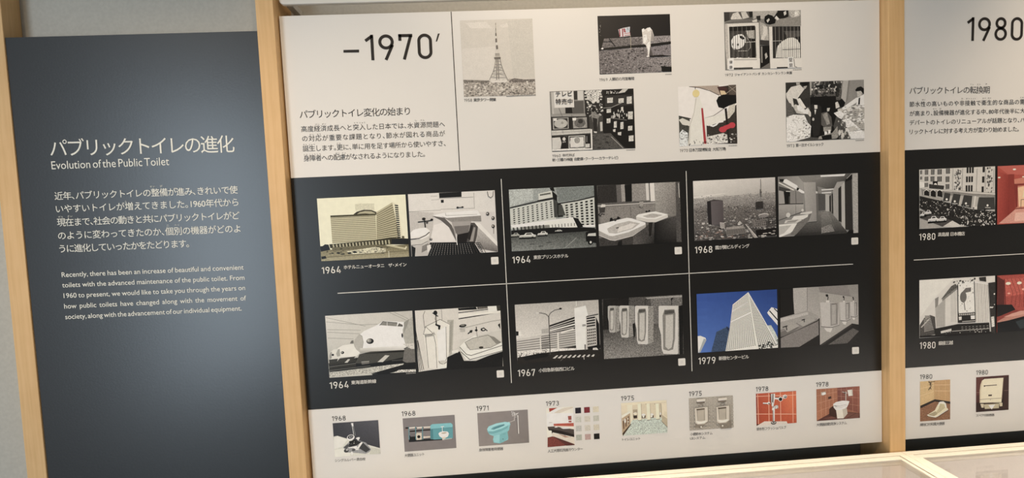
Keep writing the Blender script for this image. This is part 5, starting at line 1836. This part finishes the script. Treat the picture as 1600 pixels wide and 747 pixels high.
PH('squat_toilet','print of a cream squat toilet set in a brown tiled floor','lower_r',0.9054,-0.4066,0.0674,0.0869,(209, 178, 134),0.1,"""p 220 192 146 .1 -2 -2 307 1 307 411 1 529
p 201 165 122 .1 307 1 671 2 676 474 327 412
l 241 217 176 0 8 -3 314 307 233
l 241 217 176 0 8 326 225 676 250
l 241 217 176 0 8 -1 156 307 103
l 241 217 176 0 8 317 95 676 114
l 227 200 156 0 4 145 -1 150 465
l 227 200 156 0 4 422 0 422 419
l 227 200 156 0 4 566 2 567 442
l 227 200 156 0 4 68 -2 74 497
l 227 200 156 0 4 231 1 234 433
p 148 108 83 .35 3 566 327 431 676 521 677 873 2 865
b 116 79 59 178 140 114 130 11 30 131 .8 20 586 673 502 673 867 10 856
p 45 37 34 0 3 525 327 406 676 480 676 530 327 455 6 581
p 237 231 205 .04 154 736 327 645 384 537 442 467 519 463 576 514 596 609 630 645 404 782 346 806 192 776
p 204 195 162 .1 442 513 538 530 557 606 461 683 384 724 346 703 413 614
p 241 241 233 0 413 483 442 467 519 463 576 514 592 599 567 607 542 521 451 505 403 576
p 179 169 140 .1 183 729 346 666 384 734 307 771 202 752
l 241 241 241 0 11 154 736 336 792 404 773 625 648
l 77 57 41 0 10 163 765 346 819 634 668
l 78 64 51 0 15 212 22 240 117 183 197
l 114 97 78 0 10 250 16 231 135 250 192
l 78 64 51 0 11 183 30 326 21
b 59 47 36 114 97 78 12 11 27 132 1 183 2 279 5 259 193 183 206""")
PH('paper_holder','print of a cream toilet paper holder on a dark red wall','lower_r',1.0311,-0.4059,0.0740,0.0763,(75, 39, 37),0.12,"""p 95 53 49 .1 -4 -2 166 0 72 387 0 400
p 49 29 26 .1 3 551 744 528 746 766 4 761
p 58 34 32 .15 613 50 735 20 746 754 599 706
l 147 121 114 0 6 0 335 91 336
l 147 121 114 0 6 635 332 738 336
p 38 18 18 .2 584 85 642 52 628 652 589 668
p 111 83 70 .2 583 48 632 51 597 518 578 516
p 241 234 210 .03 128 82 186 49 613 50 578 507 575 601 82 566 81 294 99 164
p 222 211 183 0 128 82 147 74 110 296 108 568 82 566 81 294 99 164
l 76 57 44 0 17 183 198 468 199
p 58 43 32 0 171 188 206 190 202 218 175 218
p 77 63 53 0 275 397 359 399 355 433 278 431
l 112 92 77 0 8 84 491 574 493
l 94 76 61 0 10 88 570 578 588
l 112 92 77 0 6 325 498 325 527
p 220 211 187 0 96 585 170 591 174 676 122 672
p 220 211 187 0 524 597 598 597 595 672 536 673
p 202 193 166 .1 170 600 520 606 517 710 200 706
p 241 241 241 0 277 627 433 623 355 726
l 58 43 32 0 6 174 600 520 606""")
PH('department_store_street','black and white print of a department store front with awnings and crowds','black_r',0.9043,0.0408,0.1663,0.1232,(194, 192, 188),0.0,"""p 217 215 211 .06 -2 -8 1653 15 1658 545 710 451 3 369
g 41 40 39 0 2 1 .72 1 19 18 66 15 63 94 19 97
g 41 40 39 0 2 1 .72 1 19 146 66 143 63 205 19 208
g 41 40 39 0 3 1 .72 1 121 7 199 6 196 110 121 111
g 41 40 39 0 3 1 .72 1 116 151 199 149 196 243 115 245
g 41 40 39 0 3 1 .72 1 115 279 194 278 191 365 115 366
g 41 40 39 0 3 1 .72 1 251 8 335 7 332 116 251 117
g 41 40 39 0 3 1 .72 1 243 151 332 150 330 255 243 256
g 41 40 39 0 3 1 .72 1 395 10 495 9 492 118 395 119
g 41 40 39 0 3 1 .72 1 390 158 495 158 492 267 390 267
g 41 40 39 0 3 1 .72 1 578 3 673 2 670 111 579 112
g 41 40 39 0 3 1 .72 1 571 166 660 165 658 284 571 285
g 41 40 39 0 3 1 .72 1 571 325 660 324 658 429 571 430
g 41 40 39 0 3 1 .72 1 1025 -2 1199 0 1197 120 1025 117
g 41 40 39 0 3 1 .72 1 1012 186 1181 189 1179 308 1013 306
g 41 40 39 0 3 1 .72 1 1005 370 1174 373 1172 503 1006 500
g 41 40 39 0 1 1 .72 1 1373 3 1447 1 1445 113 1374 115
g 41 40 39 0 1 1 .72 1 1364 202 1438 200 1436 330 1364 332
g 41 40 39 0 1 1 .72 1 1354 411 1423 409 1421 529 1355 531
b 60 59 57 115 113 111 40 21 52 141 1.1 767 26 920 25 908 460 763 454
b 241 241 239 241 241 241 20 16 36 142 1 767 26 920 25 908 460 763 454
b 60 59 57 115 113 111 34 21 52 143 1.1 1487 18 1600 18 1588 542 1464 536
l 164 162 159 0 10 736 10 721 477
l 164 162 159 0 10 946 19 932 486
l 164 162 159 0 10 1262 33 1249 501
l 164 162 159 0 10 1452 41 1440 510
l 164 162 159 0 10 1633 49 1620 519
p 241 240 236 0 3 245 102 262 107 373 8 381
p 20 18 18 0 291 253 395 253 401 399 296 395
e 231 229 225 0 348 330 34 39 0
p 60 59 57 .5 212 304 291 320 540 356 527 430 212 391
p 145 143 140 .2 42 390 711 481 1159 527 1658 591 1664 646 1159 597 55 520
l 231 229 225 0 16 711 471 1159 535 1663 583
l 231 229 225 0 13 55 396 711 481
p 30 29 28 0 94 547 94 460 147 425 204 447 215 582
l 241 240 236 0 10 94 547 94 452 152 420 209 458
p 30 29 28 0 238 554 238 466 291 432 348 454 359 589
l 241 240 236 0 10 238 554 238 459 296 427 353 464
p 30 29 28 0 382 560 382 473 435 438 492 461 503 596
l 241 240 236 0 10 382 560 382 466 440 434 498 471
p 176 174 170 .2 55 520 500 616 501 678 55 570
p 64 64 63 .08 548 498 679 524 645 698 514 671
p 64 64 63 .08 742 527 900 555 856 770 690 730
p 64 64 63 .08 974 568 1159 597 1129 846 917 791
p 64 64 63 .08 1305 629 1648 650 1655 902 1254 897
e 241 240 236 0 593 640 23 23 0
l 217 215 211 0 13 540 683 658 693
e 241 240 236 0 769 691 23 23 0
l 217 215 211 0 13 716 733 835 744
e 241 240 236 0 1015 745 23 23 0
l 217 215 211 0 13 962 788 1081 799
e 241 240 236 0 1492 809 23 23 0
l 217 215 211 0 13 1439 851 1559 862
l 223 221 217 0 36 1218 600 1174 924
p 223 221 217 0 1174 823 1266 823 1254 953 1161 948
p 241 241 239 .4 1307 918 1533 916 1533 992 1307 985
p 40 39 38 .5 3 542 501 678 1134 871 1666 948 1673 1238 1109 1235 580 1120 2 791
b 18 18 18 41 40 39 120 21 57 144 .9 3 567 1666 923 1673 1225 2 841
b 157 155 152 238 236 232 170 10 29 145 1.1 3 592 1666 948 1673 1238 2 866
b 194 192 188 241 241 241 70 16 36 146 1.3 897 1010 1666 973 1668 1238 897 1224
p 179 177 174 .1 -3 991 501 1216 369 1230 2 1226
p 217 215 211 .1 501 1204 712 1089 950 1227 712 1232
p 79 77 76 .3 2 841 712 1089 501 1204 2 1003
p 20 21 19 0 2 940 146 925 146 987 2 997
p 241 241 241 0 2 963 9 924 45 917 60 881 110 878 129 913 146 919 143 959
p 56 56 54 0 57 915 67 891 103 888 114 911
l 96 97 94 0 8 9 946 139 942
e 18 18 18 0 34 976 11 19 0
e 18 18 18 0 117 969 11 19 0
p 20 21 19 0 94 907 251 893 251 955 94 964
p 241 241 241 0 94 930 102 891 141 884 157 849 212 846 232 881 251 887 248 926
p 56 56 54 0 154 882 165 858 204 856 217 879
l 96 97 94 0 8 102 913 243 909
e 18 18 18 0 128 943 12 19 0
e 18 18 18 0 220 936 12 19 0
p 20 21 19 0 172 1054 396 1036 396 1116 172 1127
p 241 241 241 0 172 1083 184 1033 239 1024 262 979 340 975 369 1020 396 1029 391 1080
p 56 56 54 0 257 1022 273 991 329 988 347 1018
l 96 97 94 0 8 184 1062 385 1058
e 18 18 18 0 221 1100 18 24 0
e 18 18 18 0 351 1092 18 24 0
p 20 21 19 0 369 1058 580 1044 580 1112 369 1121
p 241 241 241 0 369 1083 380 1040 433 1032 454 993 527 991 555 1030 580 1037 576 1081
p 56 56 54 0 449 1031 464 1004 517 1002 534 1027
l 96 97 94 0 8 380 1065 570 1062
e 18 18 18 0 416 1098 17 21 0
e 18 18 18 0 538 1092 17 21 0""")
PH('red_lounge','print of a washroom lounge with red walls and glowing mirror','black_r',1.0759,0.0405,0.0807,0.1220,(177, 85, 76),0.05,"""p 192 105 96 .05 -10 0 794 5 797 231 369 186 236 180
q 177 85 76 148 62 56 128 50 46 169 75 67 .12 -9 95 263 207 284 1037 10 1213
p 142 61 55 .08 236 180 369 181 404 1017 276 1049
p 205 135 118 .05 370 287 797 231 810 911 416 905
p 241 204 171 .05 452 466 799 407 810 861 483 870
p 241 230 195 0 586 522 800 507 802 658 561 672
p 131 55 51 0 371 387 798 381 799 419 451 428 451 868 408 892
p 217 161 149 .15 31 1201 403 917 810 911 820 1215
p 236 192 180 .1 404 992 806 987 814 1164 379 1168
l 57 21 18 0 10 408 904 805 898
l 76 37 33 0 10 523 885 529 721 803 721
e 241 241 232 0 373 82 36 18 0
e 241 237 219 0 37 237 31 16 0
e 241 237 219 0 570 246 26 13 0""")
PH('corner_store_building','black and white print of a ribbed white department store on a corner','black_r',0.9042,-0.1896,0.1679,0.1233,(229, 227, 223),0.0,"""p 240 239 234 .04 -4 12 769 5 371 365 26 778
p 79 77 75 .5 5 956 106 808 238 753 345 798 372 1171 4 1225
g 222 220 216 0 7 9 .5 .5 92 833 238 778 318 1078 105 1116
l 199 197 193 0 24 39 1009 225 829
p 151 149 145 .2 119 758 238 765 238 817 127 823
p 145 143 140 .1 345 414 424 373 411 571 350 619
p 199 197 193 .08 345 618 849 188 852 1008 372 1056
p 227 225 221 .04 570 402 850 227 847 995 563 1042
l 154 152 148 0 8 371 599 393 1006
l 154 152 148 0 8 395 578 414 1007
l 154 152 148 0 8 419 556 435 1008
l 154 152 148 0 8 443 535 457 1010
l 154 152 148 0 8 467 513 478 1011
l 154 152 148 0 8 491 492 499 1012
l 154 152 148 0 8 515 470 521 1014
l 154 152 148 0 8 539 448 542 1015
l 154 152 148 0 8 563 427 563 1016
l 172 171 167 0 8 703 307 705 935
l 172 171 167 0 8 741 294 737 937
l 172 171 167 0 8 778 281 769 939
l 172 171 167 0 8 815 268 801 941
p 97 96 93 .5 703 167 796 122 849 188 570 402 477 435
p 136 135 132 .2 504 423 849 188 855 227 504 475
p 241 241 238 .06 849 86 1209 81 1232 774 857 765
e 115 113 111 0 970 413 74 119 0
p 115 113 111 .2 957 297 1023 224 1143 218 1138 307 1010 325
l 115 113 111 0 18 984 503 1011 697
b 60 59 57 115 113 111 26 8 24 151 1.5 862 87 1209 94 1226 774 865 765
p 230 228 224 .05 1217 102 1523 171 1582 989 1249 976
l 172 171 167 0 11 1250 114 1281 971
l 145 143 140 0 11 1287 122 1321 973
l 172 171 167 0 11 1325 129 1362 976
l 145 143 140 0 11 1362 136 1402 978
l 172 171 167 0 11 1400 143 1442 981
l 145 143 140 0 11 1437 151 1483 983
l 172 171 167 0 11 1475 158 1523 986
l 145 143 140 0 11 1512 165 1564 988
l 241 241 241 0 16 1209 107 1523 176
l 30 29 28 0 18 844 137 857 957
l 30 29 28 0 16 1209 94 1243 955
p 41 40 39 .3 857 757 1231 754 1243 968 865 963
g 199 197 193 0 8 1 .7 .7 865 765 1226 764 1226 813 867 809
p 230 228 224 0 865 829 932 828 932 898 873 902
p 241 241 241 0 1133 820 1226 820 1227 898 1141 898
l 216 214 210 0 13 945 937 1240 935
p 30 29 28 .35 332 1053 852 983 1550 995 1565 1195 345 1208
p 216 214 210 .2 465 1113 705 1071 705 1128 473 1160
g 151 149 145 0 8 2 .5 .3 906 1032 1550 1039 1557 1130 911 1115
l 199 197 193 0 11 719 1129 1551 1124
b 240 239 234 241 241 241 24 13 37 152 .6 345 1144 1659 1136 1660 1227 358 1209
p 20 18 18 .2 4 1187 1687 1190 1687 1241 4 1225
p 53 51 50 .4 1523 145 1673 133 1687 1241 1592 1210
p 229 227 223 .3 1590 874 1657 865 1670 1085 1605 1094
p 53 51 50 .1 1316 16 1468 9 1477 117 1330 88
b 60 59 57 97 96 93 22 21 53 153 .8 743 55 1222 31 1223 95 756 132
b 240 239 234 241 241 241 6 16 42 154 1 1546 357 1675 338 1677 698 1562 691""")
PH('red_marble_washroom','print of a washroom counter under a red marbled mirror wall','black_r',1.0768,-0.1896,0.0826,0.1222,(145, 69, 63),0.1,"""p 171 84 77 .25 -9 9 814 9 829 830 335 748 10 626
p 196 103 94 .25 167 83 814 81 819 416 197 457
l 128 55 50 .3 11 220 73 358 389 307 695
l 128 55 50 .3 11 315 78 439 394 404 701
l 128 55 50 .3 11 409 84 520 398 502 707
l 128 55 50 .3 11 504 89 602 403 600 712
l 128 55 50 .3 11 598 94 683 408 697 718
l 128 55 50 .3 11 693 100 764 413 795 724
l 128 55 50 .3 11 788 105 846 417 893 730
l 93 38 34 0 18 161 82 193 637
p 94 47 44 .15 -9 9 153 108 171 635 10 638
e 241 237 219 0 248 182 58 32 0
e 241 237 219 0 499 186 53 32 0
e 241 187 171 0 264 396 32 16 0
e 241 187 171 0 587 325 32 21 0
p 31 28 29 .1 -1 625 334 640 416 753 92 863 3 883
p 195 142 129 .1 4 986 335 826 828 752 830 861 256 976 7 1012
p 217 167 155 0 147 892 525 785 823 791 824 829 390 894
p 19 22 25 .15 7 1007 256 976 830 869 840 1220 9 1225
p 48 57 61 .15 418 1012 830 908 835 1115 529 1174""")
TXT('dark','heading','large white Japanese heading','jp',[('パブリックトイレの進化',-0.7900,0.1383,-0.4598,0.1327,0.0315)],-0.004)
TXT('dark','subheading','white English subheading','en',[('Evolution of the Public Toilet',-0.7901,0.1153,-0.5805,0.1139,0.0128)],0)
TXT('dark','paragraph','white Japanese paragraph','jp',[('近年、パブリックトイレの整備が進み、きれいで使',-0.7901,0.0587,-0.4601,0.0554,0.0145),('いやすいトイレが増えてきました。1960年代から',-0.7900,0.0348,-0.4608,0.0319,0.0146),('現在まで、社会の動きと共にパブリックトイレがど',-0.7905,0.0098,-0.4604,0.0068,0.0146),('のように変わってきたのか、個別の機器がどのよ',-0.7909,-0.0149,-0.4608,-0.0182,0.0147),('うに進化していったかをたどります。',-0.7913,-0.0393,-0.5573,-0.0415,0.0147),('せい',-0.6188,0.0737,-0.6098,0.0738,0.0037),('び',-0.6006,0.0738,-0.5963,0.0741,0.0037),('ふ',-0.6665,0.0486,-0.6631,0.0487,0.0037),('げん',-0.7866,0.0254,-0.7784,0.0254,0.0037),('ざい',-0.7706,0.0255,-0.7622,0.0255,0.0037),('こ',-0.5947,-0.0006,-0.5906,-0.0003,0.0037),('べつ',-0.5806,-0.0003,-0.5720,-0.0003,0.0037)],0.008)
TXT('dark','paragraph','white English paragraph','en',[('Recently, there has been an increase of beautiful and convenient',-0.7916,-0.0852,-0.4607,-0.0891,0.0078),('toilets with the advanced maintenance of the public toilet. From',-0.7926,-0.1046,-0.4606,-0.1089,0.0078),('1960 to present, we would like to take you through the years on',-0.7919,-0.1246,-0.4610,-0.1285,0.0078),('how public toilets have changed along with the movement of',-0.7929,-0.1445,-0.4607,-0.1484,0.0078),('society, along with the advancement of our individual equipment.',-0.7930,-0.1646,-0.4707,-0.1675,0.0078)],0.014)
TXT('header','heading','black Japanese heading','jp',[('パブリックトイレ変化の始まり',-0.3416,0.1938,-0.1318,0.1925,0.0153)],0)
TXT('header','paragraph','','jp',[('高度経済成長へと突入した日本では、水資源問題へ',-0.3406,0.1681,-0.0658,0.1667,0.0111),('の対応が重要な課題となり、節水が図れる商品が',-0.3400,0.1499,-0.0664,0.1489,0.0111),('誕生します。更に、単に用を足す場所から使いやすさ、',-0.3403,0.1307,-0.0665,0.1299,0.0112),('身障者への配慮がなされるようになりました。',-0.3403,0.1121,-0.1079,0.1108,0.0112),('けい',-0.3133,0.1800,-0.3057,0.1800,0.0029),('ざい',-0.3006,0.1800,-0.2934,0.1801,0.0029),('とつ',-0.2397,0.1801,-0.2328,0.1802,0.0029),('にゅう',-0.2296,0.1801,-0.2190,0.1801,0.0029),('し',-0.1228,0.1802,-0.1195,0.1802,0.0029),('げん',-0.1126,0.1802,-0.1050,0.1802,0.0029),('たい',-0.3254,0.1611,-0.3178,0.1612,0.0029),('おう',-0.3116,0.1610,-0.3044,0.1611,0.0029),('たん',-0.3387,0.1424,-0.3315,0.1425,0.0029),('じょう',-0.3277,0.1421,-0.3173,0.1422,0.0029),('さら',-0.2756,0.1420,-0.2684,0.1421,0.0029),('しん',-0.3387,0.1234,-0.3319,0.1235,0.0029),('しょう',-0.3281,0.1233,-0.3173,0.1234,0.0029),('しゃ',-0.3139,0.1233,-0.3070,0.1234,0.0029),('はい',-0.2788,0.1233,-0.2712,0.1234,0.0029),('りょ',-0.2662,0.1234,-0.2597,0.1235,0.0029)],-0.002)
TXT('header','year_title','','din',[('1970',-0.2103,0.2991,-0.0819,0.2979,0.0480)],0.118)
TXT('header_r','year_title','','din',[('1980',1.0065,0.2991,1.1286,0.2960,0.0474)],0.118)
TXT('header','caption','','jp',[('1958',-0.0263,0.2137,-0.0105,0.2134,0.0058),('東京タワー開業',-0.0077,0.2134,0.0364,0.2127,0.0065)],0.006)
TXT('header','caption','','jp',[('1969',0.2421,0.2440,0.2585,0.2440,0.0056),('人類初の月面着陸',0.2614,0.2440,0.3125,0.2441,0.0063)],0.006)
TXT('header','caption','','jp',[('1972',0.4967,0.2448,0.5134,0.2448,0.0049),('ジャイアントパンダ カンカン・ランラン来園',0.5166,0.2448,0.6353,0.2447,0.0054)],0.006)
TXT('header','caption','','jp',[('1960',0.1421,0.0989,0.1586,0.0989,0.0054),('年代半ば',0.1622,0.0989,0.1867,0.0989,0.0061),('新・三種の神器(自動車・クーラー・カラーテレビ)',0.1417,0.0904,0.2740,0.0899,0.0064)],0.006)
TXT('header','caption','','jp',[('1970',0.3998,0.0981,0.4165,0.0980,0.0060),('日本万国博覧会(大阪万博)',0.4195,0.0980,0.4951,0.0977,0.0067)],0.006)
TXT('header','caption','','jp',[('1973',0.6217,0.0982,0.6379,0.0982,0.0061),('第一次オイルショック',0.6409,0.0982,0.6995,0.0983,0.0068)],0.006)
TXT('black','year','','din',[('1964',-0.3209,-0.1074,-0.2844,-0.1075,0.0132)],0.135)
TXT('black','caption','','jp',[('ホテルニューオータニ\u3000ザ・メイン',-0.2782,-0.1008,-0.1565,-0.1018,0.0076)],0.014)
TXT('black','year','','din',[('1964',0.0527,-0.1073,0.0890,-0.1079,0.0135)],0.135)
TXT('black','caption','','jp',[('東京プリンスホテル',0.0954,-0.1017,0.1656,-0.1019,0.0077)],0.014)
TXT('black','year','','din',[('1968',0.4252,-0.1073,0.4618,-0.1078,0.0137)],0.135)
TXT('black','caption','','jp',[('霞が関ビルディング',0.4680,-0.1020,0.5393,-0.1019,0.0079)],0.014)
TXT('black','year','','din',[('1964',-0.3217,-0.3369,-0.2846,-0.3375,0.0135)],0.135)
TXT('black','caption','','jp',[('東海道新幹線',-0.2791,-0.3313,-0.2301,-0.3315,0.0078)],0.014)
TXT('black','year','','din',[('1967',0.0523,-0.3374,0.0877,-0.3383,0.0138)],0.135)
TXT('black','caption','','jp',[('小田急新宿西口ビル',0.0953,-0.3319,0.1685,-0.3324,0.0079)],0.014)
TXT('black','year','','din',[('1979',0.4262,-0.3374,0.4623,-0.3380,0.0141)],0.135)
TXT('black','caption','','jp',[('新宿センタービル',0.4693,-0.3319,0.5334,-0.3323,0.0081)],0.014)
TXT('black_r','year','','din',[('1980',0.9039,-0.1058,0.9391,-0.1064,0.0141)],0.135)
TXT('black_r','caption','','jp',[('高島屋 日本橋店',0.9454,-0.0999,1.0041,-0.1007,0.0081)],0.014)
TXT('black_r','year','','din',[('1980',0.9046,-0.3361,0.9395,-0.3371,0.0144)],0.135)
TXT('black_r','caption','','jp',[('銀座三越',0.9464,-0.3308,0.9788,-0.3313,0.0083)],0.014)
TXT('lower','year','','din',[('1968',-0.3219,-0.4025,-0.2949,-0.4029,0.0096)],0.118)
TXT('lower','caption','','jp',[('シングルレバー混合栓',-0.3218,-0.4865,-0.2614,-0.4877,0.0060)],0)
TXT('lower','year','','din',[('1968',-0.1847,-0.4027,-0.1571,-0.4033,0.0098)],0.118)
TXT('lower','caption','','jp',[('大便器ユニット',-0.1838,-0.4871,-0.1439,-0.4870,0.0064)],0)
TXT('lower','year','','din',[('1971',-0.0349,-0.4027,-0.0101,-0.4033,0.0099)],0.118)
TXT('lower','caption','','jp',[('身体障害者用便器',-0.0341,-0.4872,0.0152,-0.4878,0.0064)],0)
TXT('lower','year','','din',[('1973',0.1065,-0.4026,0.1332,-0.4032,0.0096)],0.118)
TXT('lower','caption','','jp',[('人工大理石洗面カウンター',0.1060,-0.5002,0.1786,-0.5009,0.0065)],0)
TXT('lower','year','','din',[('1975',0.2615,-0.4027,0.2889,-0.4034,0.0097)],0.118)
TXT('lower','caption','','jp',[('トイレユニット',0.2611,-0.4873,0.2992,-0.4878,0.0058)],0)
TXT('lower','year','','din',[('1975',0.4041,-0.4031,0.4313,-0.4037,0.0098)],0.118)
TXT('lower','caption','','jp',[('小便節水システム',0.4043,-0.4871,0.4519,-0.4878,0.0062),('USシステム',0.4040,-0.4959,0.4361,-0.4963,0.0062)],0)
TXT('lower','year','','din',[('1978',0.5466,-0.4032,0.5735,-0.4036,0.0096)],0.118)
TXT('lower','caption','','jp',[('節水形フラッシュバルブ',0.5467,-0.4869,0.6106,-0.4876,0.0066)],0)
TXT('lower','year','','din',[('1978',0.6766,-0.4025,0.7038,-0.4029,0.0097)],0.118)
TXT('lower','caption','','jp',[('大便器自動洗浄システム',0.6765,-0.4873,0.7432,-0.4876,0.0067)],0)
TXT('lower_r','year','','din',[('1980',0.9048,-0.4014,0.9323,-0.4023,0.0098)],0.118)
TXT('lower_r','caption','','jp',[('掃除口付和風大便器',0.9050,-0.5043,0.9604,-0.5050,0.0068)],0)
TXT('lower_r','year','','din',[('1980',1.0307,-0.4007,1.0574,-0.4015,0.0099)],0.118)
TXT('lower_r','caption','','jp',[('スペア付紙巻器',1.0312,-0.4929,1.0728,-0.4940,0.0060)],0)
TXT('header_r','heading','','jp',[('パブリックトイレの転換期',0.8836,0.1956,1.0574,0.1915,0.0144),('てん',1.0149,0.2093,1.0223,0.2094,0.0028),('かん',1.0299,0.2091,1.0375,0.2092,0.0028),('き',1.0481,0.2091,1.0518,0.2093,0.0028)],0)
TXT('header_r','paragraph','','jp',[('節水性の高いものや非接触で衛生的な商品の需要',0.8835,0.1700,1.1466,0.1658,0.0104),('が高まり、設備機器が進化する中、80年代後半に大手',0.8838,0.1512,1.1468,0.1474,0.0104),('デパートのトイレのリニューアルが話題となり、パブ',0.8838,0.1326,1.1470,0.1286,0.0104),('リックトイレに対する考え方が変わり始めました。',0.8837,0.1141,1.1221,0.1105,0.0104),('せい',0.9108,0.1821,0.9171,0.1822,0.0028),('ひ',0.9959,0.1812,0.9993,0.1812,0.0028),('せっ',1.0062,0.1809,1.0132,0.1810,0.0028),('しょく',1.0166,0.1807,1.0267,0.1807,0.0028),('えい',1.0422,0.1804,1.0494,0.1805,0.0028),('せい',1.0536,0.1802,1.0604,0.1802,0.0028),('じゅ',1.1251,0.1790,1.1316,0.1790,0.0028),('せつ',0.9341,0.1626,0.9413,0.1626,0.0028),('び',0.9484,0.1623,0.9524,0.1624,0.0028)],0.004)
PTX('television_shop',[('テレビ',0.1537,0.2167,0.1864,0.2167,0.0102),('特売中',0.1531,0.2023,0.1865,0.2015,0.0103)],(20, 18, 18),0.02)
PTX('panda_cages',[('康',0.5057,0.2691,0.5124,0.2692,0.0061),('康',0.5055,0.2590,0.5122,0.2591,0.0061)],(33, 30, 27),0)
PTX('panda_cages',[('蘭',0.6287,0.2680,0.6362,0.2681,0.0085),('蘭',0.6292,0.2578,0.6364,0.2579,0.0078)],(33, 30, 27),0)
CREDIT('header',0.0566,0.1152,0.2202,0.0021)
CREDIT('header',0.3751,0.3883,0.2519,0.0019)
CREDIT('header',0.6375,0.6563,0.2522,0.0017)
CREDIT('header',0.2911,0.3096,0.1059,0.0019)
CREDIT('header',0.5007,0.5189,0.1056,0.0019)
CREDIT('header',0.7678,0.7861,0.1053,0.0020)
CREDIT('black',-0.1704,-0.1509,-0.3172,0.0019)
STICKER('black',0.0178,-0.1001,0.0148)
STICKER('black',0.3908,-0.0999,0.0148)
STICKER('black',0.7642,-0.1000,0.0144)
STICKER('black',0.0173,-0.3298,0.0146)
STICKER('black',0.3914,-0.3302,0.0149)
STICKER('black',0.7637,-0.3304,0.0145)
SAMPLE(0.1722,-0.4166,0.0118,(34, 30, 42))
SAMPLE(0.1905,-0.4167,0.0118,(127, 47, 54))
SAMPLE(0.2089,-0.4167,0.0118,(223, 216, 196))
SAMPLE(0.1720,-0.4354,0.0118,(210, 211, 203))
SAMPLE(0.1904,-0.4355,0.0118,(217, 212, 200))
SAMPLE(0.2088,-0.4356,0.0118,(203, 203, 193))
SAMPLE(0.1719,-0.4543,0.0118,(199, 200, 196))
SAMPLE(0.1902,-0.4544,0.0118,(216, 212, 201))
SAMPLE(0.2086,-0.4545,0.0118,(216, 210, 194))
SAMPLE(0.1717,-0.4732,0.0118,(182, 186, 177))
SAMPLE(0.1901,-0.4733,0.0118,(190, 164, 161))
SAMPLE(0.2085,-0.4735,0.0118,(24, 22, 22))
for o in S.objects:
    if 'org' in o: del o['org']
